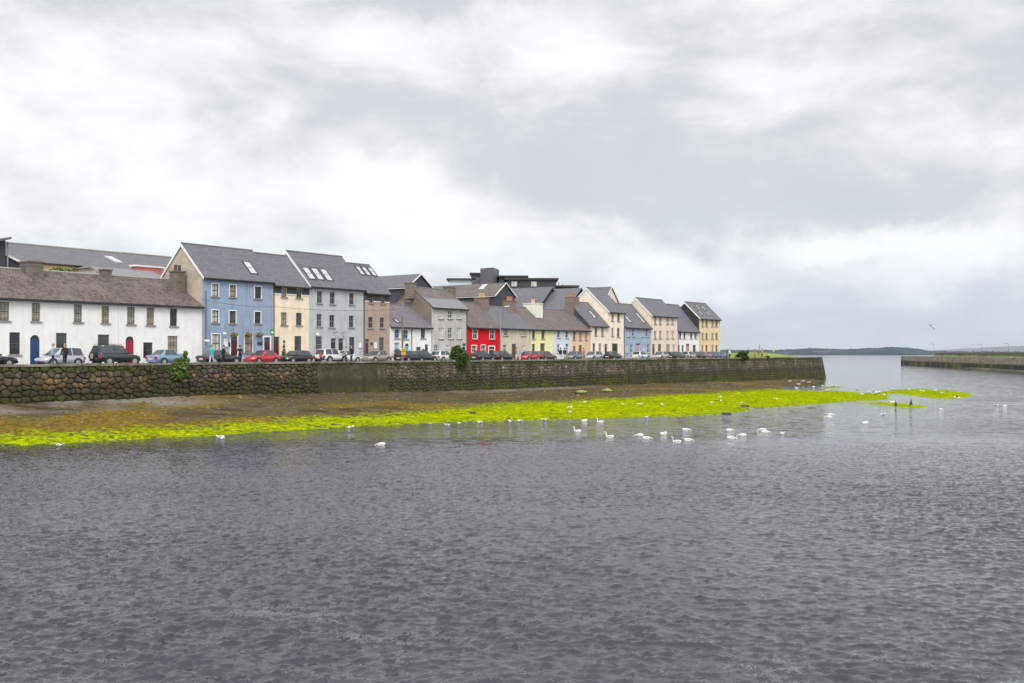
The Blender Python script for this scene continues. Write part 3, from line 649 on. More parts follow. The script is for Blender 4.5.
def make_wall():
    M = wallmat(); r = random.Random(5); mb = MB(); bat = .10          # batter: metres outwards per metre down
    def q(u, z, out): p_ = P(u, -(KERB-.12-z)*bat-out); return (p_.x, p_.y, z)
    u0, u1 = -45.0, U_END; zb = -1.2; top = KERB-.14
    def cells(a, b, hmin, wmin, irr, pick, out, gap=.022):
        """a stretch of rubble: every stone its own lump in an irregular packing (cells of jittered seeds)"""
        nz = max(3, int((top-zb)/hmin)); nu = max(2, int((b-a)/wmin)); asp = wmin/hmin
        S = {}
        for i in range(-2, nu+2):
            for k in range(-2, nz+2):
                S[i, k] = (a+(i+.5+(.5 if k % 2 else 0)*.9+r.uniform(-irr, irr))*(b-a)/nu, zb+(k+.5+r.uniform(-irr, irr)*.8)*(top-zb)/nz)
        for (i, k), (x, z) in S.items():
            if x < a-.1 or x > b+.1 or z < zb or z > top+.1: continue
            if r.random() < .0: continue
            poly = [(a if x-a < 3 else x-3, zb), (b if b-x < 3 else x+3, zb), (b if b-x < 3 else x+3, top), (a if x-a < 3 else x-3, top)]
            for di in range(-2, 3):
                for dk in range(-2, 3):
                    if (di or dk) and (i+di, k+dk) in S:
                        ox, oz = S[i+di, k+dk]; mx, mz = (x+ox)/2, (z+oz)/2; dx, dz = (ox-x)/asp**2, (oz-z); res = []
                        for p_, q_ in zip(poly, poly[1:]+poly[:1]):
                            sp = (p_[0]-mx)*dx+(p_[1]-mz)*dz; sq = (q_[0]-mx)*dx+(q_[1]-mz)*dz
                            if sp <= 0: res.append(p_)
                            if sp*sq < 0: tt = sp/(sp-sq); res.append((p_[0]+(q_[0]-p_[0])*tt, p_[1]+(q_[1]-p_[1])*tt))
                        poly = res
                        if len(poly) < 3: break
                if len(poly) < 3: break
            if len(poly) < 3: continue
            for _ in range(2): poly = [tuple(p_[c]*w1+q_[c]*(1-w1) for c in (0, 1)) for p_, q_ in zip(poly, poly[1:]+poly[:1]) for w1 in (.84, .16)]   # rounded corners
            cx = sum(p_[0] for p_ in poly)/len(poly); cz = sum(p_[1] for p_ in poly)/len(poly)
            rad = max(math.hypot(p_[0]-cx, p_[1]-cz) for p_ in poly)
            if rad < .06: continue
            sh = max(.3, 1-gap/rad*1.6*r.uniform(.7, 1.8)); o_ = r.uniform(*out); n_ = len(poly); vs = []
            tl, tv = r.uniform(-.05, .05), r.uniform(-.05, .05)
            for f_, d_ in ((1.0*sh, -.12), (sh*.985, o_*.35), (sh*.86, o_*.8), (sh*.55, o_)):
                vs += [q(cx+(p_[0]-cx)*f_, cz+(p_[1]-cz)*f_, d_+(tl*(p_[0]-cx)+tv*(p_[1]-cz) if d_ > 0 else 0)) for p_ in poly]
            vs.append(q(cx, cz, o_*1.02)); fs = []
            for l_ in range(3): fs += [(l_*n_+j, l_*n_+(j+1) % n_, (l_+1)*n_+(j+1) % n_, (l_+1)*n_+j) for j in range(n_)]
            fs += [(3*n_+j, 3*n_+(j+1) % n_, 4*n_) for j in range(n_)]
            mb.mesh(vs, fs, 0, pick(cz))
    ub, uc, ue = u_at(316, 0), u_at(386, 0), u_at(640, 0)
    ochre = [(.24, .155, .058), (.21, .14, .056), (.27, .185, .08), (.16, .11, .055)]
    brown = [(.100, .080, .052), (.125, .100, .068), (.070, .057, .040), (.16, .13, .095), (.088, .068, .042)]
    pink = [(.19, .158, .128), (.155, .128, .10), (.225, .19, .155), (.13, .108, .084), (.18, .15, .115)]
    def jit(c): g_ = r.uniform(.68, 1.25); return tuple(v*g_*r.uniform(.95, 1.05) for v in c)
    u15 = u_at(150, 0)
    cells(u0, u15, .40, .56, .46, lambda z: jit(r.choice(ochre) if (2.2 < z < 3.5 and r.random() < .6) else r.choice(brown)), (.05, .16), .02)
    cells(u15, ub, .34, .52, .46, lambda z: jit(r.choice(ochre) if (2.0 < z < 3.3 and r.random() < .30) else r.choice(brown)), (.05, .15), .018)
    cells(uc, ue, .32, .50, .42, lambda z: jit(r.choice(pink)), (.04, .11), .016)
    cells(ue, u1, .38, .66, .26, lambda z: jit(r.choice(pink)), (.03, .07), .016)
    # rendered stretch
    n_ = 40
    for i in range(n_):
        a = ub+(uc-ub)*i/n_; b = ub+(uc-ub)*(i+1)/n_
        for k in range(10):
            z0 = zb+(top-zb)*k/10; z1 = zb+(top-zb)*(k+1)/10
            f_ = lambda u_, z_: .05+.035*mnoise.noise((u_*.6, z_*.8, 3.1))
            g = 1+.55*mnoise.noise((a*.9, z0*1.3, 1.0)); mb.face([q(a, z0, f_(a, z0)), q(b, z0, f_(b, z0)), q(b, z1, f_(b, z1)), q(a, z1, f_(a, z1))], 0, (.118*g, .100*g, .074*g))
    # solid core and return at the head of the quay
    core = (.055, .047, .036)
    mb.face([q(u0, zb, -.06), q(u1, zb, -.06), q(u1, top, -.06), q(u0, top, -.06)], 0, core)
    b2 = lambda z, s: Vector((*P(U_END+(KERB-z)*.30, s), z))
    z = zb; 
    while z < top:
        h = min(.42, top-z); s = -(KERB-z)*bat
        x = s
        while x < 60:
            w_ = r.uniform(.6, 1.1)
            c = jit(r.choice(pink)); mb.face([b2(z, x), b2(z, x+w_-.03), b2(z+h-.03, x+w_-.03), b2(z+h-.03, x)], 0, c); x += w_
        z += h
    mb.prism([(*P(U_END-.5, .3), zb), (*P(U_END+.2+1.25, -.2), zb), (*P(U_END+1.25, 60), zb), (*P(U_END-.5, 60), zb)], (0, 0, 0), (0, 0, .01), 0, core)
    root = thing('quay_wall', 'long weedy rubble stone quay wall below the parked cars', 'wall', (*P(50, 0), 0.0))
    o = mb.build('masonry', M, root, smooth=True, recalc=True); o.data.set_sharp_from_angle(angle=math.radians(38)); o.location = -root.location
    cp = MB(); x = u0
    while x < U_END-.1:
        w_ = min(r.uniform(1.2, 2.2), U_END-x); dz = r.uniform(-.03, .03)
        a, b = x+.01, x+w_-.012
        cp.prism([(*P(a, -.16), KERB-.17), (*P(b, -.16), KERB-.17), (*P(b, .62), KERB-.17), (*P(a, .62), KERB-.17)], (0, 0, -.0), (0, 0, .17+dz)); x += w_
    cp.prism([(*P(U_END-.55, .64), KERB-.5), (*P(U_END+.25, .64), KERB-.5), (*P(U_END+.25, 60), KERB-.5), (*P(U_END-.55, 60), KERB-.5)], (0, 0, 0), (0, 0, .5))
    o = cp.build('coping', M_cop, root); o.location = -root.location
    bk = MB(); bk.prism([(*P(u0, .622), ROAD-.3), (*P(U_END-.6, .622), ROAD-.3), (*P(U_END-.6, .70), ROAD-.3), (*P(u0, .70), ROAD-.3)], (0, 0, 0), (0, 0, .42))
    o = bk.build('kerb', M_cop, root); o.location = -root.location
make_wall()

# lawn at the head of the quay
def make_lawn():
    ua, ub = U_H+5, U_END-.6; nu, nv = 60, 60
    vs = []; 
    for i in range(nu+1):
        for j in range(nv+1):
            u = ua+(ub-ua)*i/nu; v = .75+56*j/nv
            e = min(1, (i/nu)*8, (1-i/nu)*3.2, (j/nv)*9+.12); p_ = P(u, v)
            z = ROAD+.05+1.25*(e*e*(3-2*e))*(.75+.3*mnoise.noise((u*.12, v*.12, 0)))*min(1, .25+v/11)+.05*mnoise.noise((u, v, 4)); vs.append((p_.x, p_.y, z))
    fs = [(i*(nv+1)+j, (i+1)*(nv+1)+j, (i+1)*(nv+1)+j+1, i*(nv+1)+j+1) for i in range(nu) for j in range(nv)]
    m, t, b = base('lawn_grass'); pos = t.add('ShaderNodeNewGeometry').outputs['Position']; n = t.noise(pos, .35, 5, .6); n2 = t.noise(pos, 5, 4)
    t.set(b, 'Base Color', t.mix(t.ramp(n2, .3, .7), t.mix(t.ramp(n, .35, .7), (.10, .16, .02), (.17, .23, .035)), (.20, .25, .045))); t.set(b, 'Roughness', .9)
    t.set(b, 'Normal', t.add('ShaderNodeBump', {'Height': n2, 'Strength': .6, 'Distance': .1}).outputs[0])
    tag(terrain('lawn', vs, fs, m), kind='structure')
    return ua
U_LAWN = make_lawn()

# far hills across the bay
def hills(name, y0, pts_, depth, cols, seed, rough=6.0):
    xs = np.linspace(pts_[0][0], pts_[-1][0], 260); top = np.interp(xs, [p_[0] for p_ in pts_], [p_[1] for p_ in pts_])
    vs = []; fs = []; nj = 10
    for i, px in enumerate(xs):
        h = max(0.0, CAMZ+(HZ-top[i])/F*y0)
        for j in range(nj+1):
            s = j/nj; y = y0*(1-.0)+depth*s; k = (px-512)/F
            prof = math.sin(min(1, s*1.6)*math.pi/2)**.8
            z = h*prof*(1+.10*mnoise.noise((px*.06, s*3, seed)))+rough*prof*mnoise.noise((px*.35, s*5, seed+3))*(h > 2)-1.0*(j == 0)
            vs.append((k*y0*1.0+k*depth*s, y, max(z, -1) if j else -1.0))
    for i in range(len(xs)-1):
        for j in range(nj): a = i*(nj+1)+j; fs.append((a, a+nj+1, a+nj+2, a+1))
    m, t, b = base(name+'_land'); pos = t.add('ShaderNodeNewGeometry').outputs['Position']
    n = t.noise(pos, .012, 5, .6); n2 = t.noise(t.mapping(pos, (1, .4, 1)), .02, 4)
    c = t.mix(t.ramp(n, .4, .6), cols[0], cols[1]); c = t.mix(t.ramp(n2, .58, .66), c, cols[2])
    t.set(b, 'Base Color', c); t.set(b, 'Roughness', 1.0)
    return tag(terrain(name, vs, fs, m), kind='structure')
hills('hills', 2300, [(640, 350.5), (700, 350), (730, 349.4), (770, 349.6), (795, 348.6), (800, 347.6), (815, 347), (830, 348), (848, 348.4), (872, 347), (890, 345.9), (905, 346.4), (918, 347.8), (927, 350.2), (940, 351), (1000, 351.5), (1100, 351.5)], 900,
      ((.008, .028, .044), (.022, .044, .052), (.12, .125, .125)), 3.0, 4.0)  # land colours tinted blue, so part of the distance haze is painted
hills('mountains', 19000, [(880, 352), (930, 350.5), (960, 348.5), (985, 347), (1005, 346), (1024, 345), (1060, 344), (1120, 345), (1200, 348)], 3000, ((.04, .065, .085), (.06, .08, .09), (.07, .09, .09)), 8.0, 10.0)  # distance haze also painted here, as blue in the mountain colours

# the breakwater on the right
def make_pier():
    A = on_plane(903, 364.4); B = on_plane(1024, 371.5); d = (B-A).xy.normalized(); n = Vector((-d.y, d.x)); n = n if n.x > 0 else -n
    L = (B-A).xy.length*1.7; rz = math.atan2(-d.y, -d.x)
    root = thing('breakwater', 'low grey stone breakwater reaching in from the right', 'pier', (A.x, A.y, 0))
    m, t, b = base('breakwater_stone'); at = t.add('ShaderNodeAttribute', attribute_name='tint').outputs[0]
    pos = t.add('ShaderNodeNewGeometry').outputs['Position']; z = t.add('ShaderNodeSeparateXYZ', {0: pos}).outputs[2]
    n1 = t.noise(pos, .12, 4, .6); n2 = t.noise(pos, .8, 4)
    c = t.mix(t.m('MULTIPLY', t.ramp(n2, .4, .7), .5), at, (.07, .06, .05))
    zn = t.m('ADD', z, t.m('MULTIPLY', t.m('SUBTRACT', n2, .5), 1.6))
    c = t.mix(t.ramp(zn, 1.4, 2.0, 1, 0), c, t.mix(t.ramp(n1, .48, .6), (.028, .026, .02), (.10, .105, .018)))
    t.set(b, 'Base Color', c); t.set(b, 'Roughness', .9)
    mb = MB(); r = random.Random(3)
    s = 0.0; H = 3.7
    while s < L:
        w_ = r.uniform(1.5, 3.2)
        for z0, z1 in ((-.8, .9), (.9, 1.7), (1.7, 2.4), (2.4, 3.1), (3.1, H)):
            a = d*s; e = d*(s+w_-.05); o0, o1 = -n*((H-z0)*.18), -n*((H-z1)*.18); g = r.uniform(.75, 1.2); cc = (.30*g, .25*g, .19*g)
            mb.face([(*(a+o0), z0), (*(e+o0), z0), (*(e+o1), z1-.03), (*(a+o1), z1-.03)], 0, cc)
        s += w_
    mb.prism([(*(d*.3-n*.0), -1), (*(d*L), -1), (*(d*L+n*14), -1), (*(d*.3+n*14), -1)], (0, 0, 0), (0, 0, H+.98), 0, (.20, .18, .15))
    e0 = -d*1.0
    mb.prism([(*(-d*.9-n*.8), -1), (*(d*.3), -1), (*(d*.3+n*14), -1), (*(-d*.9+n*14.5), -1)], (0, 0, 0), (*(d*.7), 4.6), 0, (.19, .17, .14))
    mb.build('masonry', m, root)
    pp = MB(); s = 26.0
    pp.prism([(*(d*s+n*8), H-.02), (*(d*L+n*8), H-.02), (*(d*L+n*9.2), H-.02), (*(d*s+n*9.2), H-.02)], (0, 0, 0), (0, 0, 1.45), 0, (.13, .13, .10))
    pp.build('parapet', m, root)
    gr = MB()
    for i in range(260):
        q = d*r.uniform(34, L)+n*r.uniform(5.5, 7.9); h = r.uniform(.3, .8); a = r.uniform(0, 3.14)
        v = Vector((math.cos(a), math.sin(a)))*r.uniform(.5, 1.4); w2 = Vector((-v.y, v.x))*.6
        gr.mesh([(*(q+v), H), (*(q-v), H), (*(q+w2), H), (*(q-w2), H), (*q, H+h)], [(0, 2, 4), (2, 1, 4), (1, 3, 4), (3, 0, 4)], 0, (.10*r.uniform(.7, 1.3), .15*r.uniform(.7, 1.3), .03))
    gr.build('grass', tinted('pier_grass'), root)['kind'] = 'stuff'
    mud = MB(); 
    mud.mesh([(*(d*95-n*1), -.2), (*(d*L-n*1), .5), (*(d*L-n*9), -.3), (*(d*110-n*3.5), -.2), (*(d*130-n*1.2), .45)], [(0, 4, 3), (4, 1, 2, 3)], 0, (.15, .12, .085))
    mud.build('foreshore_mud', m, root)
    def lamp(px, top, label):
        k = (px-512)/F; o = A.xy+n*9.6                       # meets the pier line
        s_ = (k*o.y-o.x)/(d.x-k*d.y); q = o+d*s_
        zt = CAMZ+(HZ-top)/F*q.y
        rt = thing('lamp_post', label, 'lamp post', (q.x, q.y, H-.05), 0, 'lamp posts on the breakwater'); hh = zt-H
        a = MB(); a.tube([(0, 0, 0), (0, 0, .8), (0, 0, .82), (0, 0, hh)], [.10, .09, .05, .04], 8); a.build('pole', M_greyf, rt)
        a = MB(); a.tube([(0, 0, hh), (-.3, 0, hh+.25), (-1.0, 0, hh+.3)], .05, 6); a.build('bracket', M_dark, rt)
        a = MB(); a.box(-1.35, -.95, -.10, .10, hh+.22, hh+.32); a.build('lamp_head', M_greyf, rt)
    lamp(933.5, 344.5, 'dark thick post nearest the tip of the breakwater'); lamp(981.5, 345, 'thin lamp post in the middle of the breakwater'); lamp(1008.5, 344, 'thin lamp post on the breakwater closest to the right edge')
make_pier()

# ------------------------------------------------------------------ the row of houses, left to right
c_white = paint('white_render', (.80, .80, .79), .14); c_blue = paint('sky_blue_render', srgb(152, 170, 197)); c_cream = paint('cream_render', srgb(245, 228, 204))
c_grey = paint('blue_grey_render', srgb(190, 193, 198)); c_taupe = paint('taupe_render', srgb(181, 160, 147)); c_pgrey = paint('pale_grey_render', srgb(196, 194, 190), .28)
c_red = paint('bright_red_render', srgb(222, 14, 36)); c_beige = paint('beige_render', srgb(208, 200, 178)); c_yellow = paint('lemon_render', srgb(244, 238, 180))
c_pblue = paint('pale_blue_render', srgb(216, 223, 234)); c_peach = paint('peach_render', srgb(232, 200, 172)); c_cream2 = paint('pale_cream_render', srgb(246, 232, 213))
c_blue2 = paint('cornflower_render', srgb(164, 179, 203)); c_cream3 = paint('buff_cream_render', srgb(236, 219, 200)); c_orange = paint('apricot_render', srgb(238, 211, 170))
c_gab = brickm('blue_house_gable_brick', (.40, .335, .265), (.48, .41, .325)); c_brick = brickm('brown_gable_brick', (.175, .142, .108), (.225, .185, .143))
c_darkg = slate('slate_hung_gable', (.05, .05, .055), (.07, .07, .078))
c_darkwall = simple('dark_cladding', (.05, .052, .06), .7, var=.2, scale=.6)
d_blue = simple('navy_door', (.018, .055, .16), .4); d_red = simple('crimson_door', (.33, .010, .022), .4); d_mar = simple('maroon_door', (.09, .012, .015), .4)
d_dark = simple('dark_door', (.02, .02, .022), .4); d_pur = simple('purple_door', (.09, .015, .07), .4); d_sky = simple('sky_blue_door', (.09, .36, .66), .4); d_brn = simple('brown_door', (.10, .05, .025), .5)
d_pink = simple('salmon_door', (.42, .26, .22), .5); blue_fr = simple('sky_blue_frame', (.15, .42, .62), .5); d_win = simple('window_surround_white', (.78, .78, .76), .6, var=.03)
G0, GB, GP, GG = 0, 1, 2, 3
BF = dict(frame=M_brownf)
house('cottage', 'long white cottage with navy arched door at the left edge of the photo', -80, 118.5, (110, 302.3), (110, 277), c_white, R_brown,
      wins=[(3.5, 302, 320.5, 11.5), (36, 303, 321.2, 8.5), (78, 304.5, 322, 8.2), (105.4, 306, 323, 7.6), (14.8, 332.3, 354.5, 10.8), (61.5, 333, 355, 10.8, {'glass': 3}), (103.6, 334.6, 356, 11.5, {'glass': 3}), (-40, 300, 318, 9), (-40, 331, 353, 10.5)],
      doors=[(35, 335, 9.8, d_blue, {'arch': True, 'frame': simple('navy_frame', (.02, .05, .13), .5)})], hd=4.6, frame=M_brownf, glass=(GB, GB, GB, GB, G0, GG, GG), bars=(3, 4), join=True,
      chims=[(31.5, 261.5, 1.25, 1.5, M_stonech, 0, M_pot, -.5), (105.5, 269.2, .75, .8, M_stonech, 0, M_pot, -.3)])
house('cottage', 'white cottage with red arched door against the blue house', 118.5, 202.3, (110, 302.3), (110, 277), c_white, R_brown,
      wins=[(131, 307, 324.2, 7.8), (150.4, 307.7, 325, 7.6), (173.6, 308.6, 326, 7.2), (148, 342.4, 358, 9.4, {'bars': (2, 2), 'sill': False}), (172.6, 336, 354, 9.8)],
      doors=[(129.8, 336.3, 8.4, d_red, {'arch': True, 'frame': simple('crimson_frame', (.25, .012, .02), .5)})], hd=4.6, frame=M_brownf, glass=(GB, GB, G0, G0, GB), bars=(3, 4),
      chims=[(177.5, 271, 1.1, .9, M_stonech, 2, simple('soot_pot', (.06, .055, .05), .9), -2.1)])
house('town_house', 'sky blue three storey house with flower baskets beside the white cottage', 202.4, 273, (238, 278.2), (181.5, 244.6), c_blue, R_slate,
      wins=[(215.2, 284, 296.4, 6.4), (232.8, 285, 297, 6.2), (258, 286.8, 298.6, 6.4), (215.2, 310.2, 322.8, 6.4), (232.6, 311, 323.3, 6.4), (257.6, 311.8, 323.4, 6), (216, 334.2, 352.6, 8), (248.4, 335, 352.4, 7.8)],
      doors=[(234, 336.4, 6.4, d_mar, {'surround': d_win}), (267, 337.2, 6, d_mar, {'surround': d_win})], gable=c_gab, verge=M_white, frame=M_brownf, glass=(GP, GB, G0, GP, GG, G0), bars=(2, 2), surround=d_win,
      skylights=[(250, 268, 1.0, 1.9)])
house('town_house', 'cream three storey house with dark band under the eaves between blue and grey houses', 273, 309.3, (292, 285), (266, 255.2), c_cream, R_slate,
      wins=[(284, 288.4, 297, 5.2), (299, 289.4, 298, 5.2), (284, 312.4, 325, 5.8), (299, 313, 325.2, 5.8), (298, 336, 352.5, 7)], doors=[(276.4, 336.6, 6, d_mar, {'frame': M_brownf})],
      hd=3.25, frame=M_brownf, glass=(GB, GG, GB, GG, GG), bars=(2, 2), band=(c_darkwall, 286, 293), pipe=.01)
house('town_house', 'blue grey three storey house with three roof windows and two black doors', 309.4, 364.4, (337, 286.6), (286.5, 252), c_grey, R_slate,
      wins=[(319.6, 291, 303.2, 5.2), (332.4, 292, 304, 5), (351.6, 293, 304.6, 4.6), (319.2, 314, 326.6, 5.2), (332, 315, 327.4, 5), (351.4, 315.6, 327.4, 4.6), (319, 336.2, 353, 6.4), (352, 337, 354, 5.4)],
      doors=[(333.4, 338.2, 5, d_dark, {'frame': M_greyf}), (341, 338.4, 4.8, d_dark, {'frame': M_greyf})], verge=M_white, frame=M_greyf, glass=(GG, G0, G0), bars=(2, 2), skylights=[(308.5, 273.5, 1.0, 1.9), (317.2, 274.2, 1.0, 1.9), (326.2, 275.2, 1.0, 1.9)], pipe=.985)
house('town_house', 'narrow taupe house with purple door and dark band under the eaves', 364.5, 389.5, (377, 292.2), (352, 264.6), c_taupe, R_slate,
      wins=[(371, 294, 303, 4.2), (382.6, 294.6, 303.6, 4.2), (370.6, 317, 328, 4.4), (382, 317.6, 328, 4.2), (381.6, 337.4, 354, 5)], doors=[(366.7, 339, 4.6, d_pur)],
      hd=3.1, frame=M_greyf, glass=(G0, GG, G0), bars=(2, 2), band=(c_darkwall, 293, 300.5), surround=None, skylights=[(360, 270.8, .8, 1.5), (366, 271.4, .8, 1.5), (372, 272, .8, 1.5)])
house('cottage', 'small white cottage with sky blue door and windows', 389.8, 411.6, (400, 326.2), (398, 306.4), c_white, R_purple,
      wins=[(397, 329.4, 338.2, 4.8), (405.6, 330, 338.8, 5), (397, 342.6, 353, 4.8)], doors=[(407, 343.4, 4.2, d_sky, {'arch': True, 'frame': blue_fr})], hd=3.4, frame=blue_fr, glass=(GG, GG, GP), bars=(2, 2), pipe=.99,
      skylights=[(396.4, 321.2, .7, .8)])
house('cottage', 'tiny white cottage with brown door between the blue doored cottage and the pale grey house', 411.6, 431.4, (421, 326.9), (404, 306.4), c_white, R_purple,
      wins=[(423, 328.4, 338.2, 4.2), (418.6, 347, 354.4, 4.6)], doors=[(426.6, 344.4, 3.4, d_brn)], hd=3.4, frame=M_brownf, glass=(GG, GG), bars=(2, 2))
house('town_house', 'pale grey three storey house with brown brick gable and a stack on it', 431.6, 467, (449, 307.6), (411.5, 288.2), c_pgrey, R_brown2,
      wins=[(x, a, b, 4.6) for a, b in ((310.4, 318.6), (327.8, 338.6)) for x in (441, 450.2, 459.2)]+[(436.4, 344.6, 351.6, 4.4), (448.4, 345, 352, 4.4), (459.5, 345, 352, 4.4)], doors=[(464.2, 343.5, 3.6, d_dark)],
      gable=c_brick, frame=M_white, glass=(GP, GG, GP, GP, GG), bars=(2, 3), split=(.48, R_pale), pipe=.985,
      chims=[(410.6, 282.6, 1.0, 1.0, c_brick, 0, M_pot), (449.4, 286.8, 1.3, 1.0, M_stonech, 0, M_pot)])
house('town_house', 'bright red two storey house', 467.2, 500, (483, 326.8), (470, 303.8), c_red, R_brown2,
      wins=[(475, 328.4, 339, 4.6), (492, 328.6, 339.2, 4.6), (474, 345.6, 352.4, 4.8), (483.2, 345.2, 353.5, 4.2)], doors=[(491.6, 346.6, 5.6, d_brn, {'surround': d_win})],
      hd=3.5, glass=(G0, G0, GG), bars=(2, 2), surround=d_win, chims=[(481.6, 297.6, 1.7, 1.2, M_brickch, 3, M_buff, -.3)])
house('town_house', 'beige two storey house with dark doorway between the red and yellow houses', 500, 531.4, (516, 327.8), (505, 308.3), c_beige, R_slate2,
      wins=[(505.6, 328.8, 335.4, 4), (523.4, 329.4, 335.8, 4), (505, 344.6, 352, 3.4), (523.6, 345.4, 352, 3.4)], doors=[(514, 343.8, 4.4, d_brn, {'frame': M_brownf})], hd=3.4, frame=M_white, glass=(GG, GP), bars=(2, 2),
      chims=[(509.6, 300.6, 1.7, 1.2, M_brickch, 3, M_pot, -.3)])
house('town_house', 'lemon yellow two storey house', 531.4, 553.2, (542, 328.8), (540, 309.4), c_yellow, R_brown2,
      wins=[(533.6, 329.8, 338.8, 2.9), (543, 330.2, 338.8, 3.3), (533.6, 344, 352.6, 2.9), (542.6, 343.4, 354.5, 4.8)], hd=3.6, frame=M_greyf, glass=(G0, GG), bars=(1, 2), chims=[(533, 303.4, 1.7, 2.2, M_whitech, 2, M_buff, -.7)])
house('town_house', 'pale blue white two storey house between the yellow and peach houses', 553.2, 571, (562, 329.4), (556, 310.8), c_pblue, R_brown2,
      wins=[(558.6, 330.4, 337.6, 2.7), (567, 330.8, 338, 2.7), (558.6, 344, 352.6, 2.4)], doors=[(567, 344, 3, d_pink)], hd=3.6, frame=M_white, glass=(GG, G0), bars=(1, 2))
house('town_house', 'peach two storey house with brick stack and red pots', 571, 590, (580, 329.8), (572, 311.8), c_peach, R_brown2,
      wins=[(574.4, 331.6, 339.6, 2.5), (580.4, 331.6, 340, 2.8), (574.4, 346, 352, 2.5), (586, 331.8, 340, 2.5)], doors=[(580.4, 345, 3.2, d_brn)], hd=3.6, frame=d_pink, glass=(GG, GB), bars=(1, 2), chims=[(572.2, 297, 2.0, 1.3, M_brickch, 4, M_pot, -.2)])
house('town_house', 'low cream house with dark slate roof leaning on the tall cream gable', 590.2, 608, (599, 325.2), (584, 303.4), c_cream2, R_slate2,
      wins=[(596, 327.6, 335.4, 2.7), (602.6, 327.6, 335.4, 2.7), (594, 343.4, 352.4, 2.6), (600, 343.4, 352.4, 2.6)], doors=[(606, 344, 2.7, d_dark)], gable=c_darkwall, verge=M_greyf, frame=M_greyf, glass=(GG, GB), bars=(1, 2), hd=3.5, skylights=[(592, 314.5, .9, 1.7)])
house('town_house', 'tall cream three storey house with a plain cream gable and a wide dark entry', 608.2, 624.2, (616, 311.5), (586.5, 288.4), c_cream2, R_slate,
      wins=[(612.6, 313, 321, 2.5), (618.6, 313, 321, 2.5), (612.6, 328, 336, 2.3), (618.4, 328, 337, 2.6, {'glass': 0})], doors=[(615, 343.5, 5.8, d_dark, {'fan': False, 'frame': M_brownf})], verge=M_white, frame=M_greyf, glass=(GB, GG), bars=(1, 2), pipe=.98)
house('town_house', 'cornflower blue two storey house between two tall cream houses', 624.6, 651, (638, 326.8), (626, 305), c_blue2, R_slate2,
      wins=[(628.4, 328.4, 336.4, 2.3), (633.2, 328.4, 336.4, 2.3), (642.4, 328.4, 336.6, 2.3), (646.8, 328.4, 336.6, 2.3), (626.8, 344, 352.6, 2.2), (631.4, 344, 352.6, 2.2), (643.6, 344, 352.6, 2.2), (648.4, 344, 352.6, 2.2)],
      doors=[(638, 343.4, 4.4, d_pink)], hd=3.5, glass=(GP, GG), bars=(1, 2), skylights=[(628, 319.5, .9, 1.5), (640, 318, .9, 2.4)])
house('town_house', 'buff cream three storey house with twelve small windows', 651.2, 677.2, (664, 315.6), (635.5, 298.4), c_cream3, R_slate,
      wins=[(x, a, b, 2.2) for a, b in ((316.6, 324), (331, 338.4)) for x in (655.2, 660.4, 667.6, 672.6)]+[(659.6, 344, 353, 3.2, {'glass': 3}), (668, 344.4, 352.4, 3.6), (673.8, 344.4, 352.4, 2)], doors=[(653.6, 344, 2.6, d_brn)],
      verge=M_white, frame=M_greyf, glass=(GB, GB, GP, GP), bars=(1, 2))
house('town_house', 'white two storey house with pinkish door beside the apricot house', 677.4, 699, (688, 330.6), (674, 305.5), c_white, R_slate,
      wins=[(680.2, 332, 338.4, 2.1), (684.6, 332, 338.4, 2.1), (691.2, 332, 338.4, 2.1), (695.6, 332, 338.4, 2.1), (678.9, 345, 352.4, 1.8), (682.8, 345, 352.4, 2), (694.4, 345, 352.4, 3.2)], doors=[(687.8, 343.8, 3.6, d_pink)], hd=4.0, frame=M_greyf, glass=(G0, GG), bars=(1, 2), pipe=.02)
house('town_house', 'apricot three storey house at the far end of the row with dark slate gable', 699.2, 720.2, (710, 318.4), (684.5, 302.4), c_orange, R_slate2,
      wins=[(x, a, b, 2.1) for a, b in ((319.8, 326.4), (333, 339), (345, 351.6)) for x in (702.6, 706.6, 712.6, 716.6)], gable=c_darkg, verge=M_white, frame=M_greyf, glass=(GB, GG), bars=(1, 2),
      skylights=[(697.5, 307.5, .8, 1.4), (703.5, 308.3, .8, 1.4), (700.5, 313.2, .8, 1.2), (708, 313.5, .8, 1.2)])

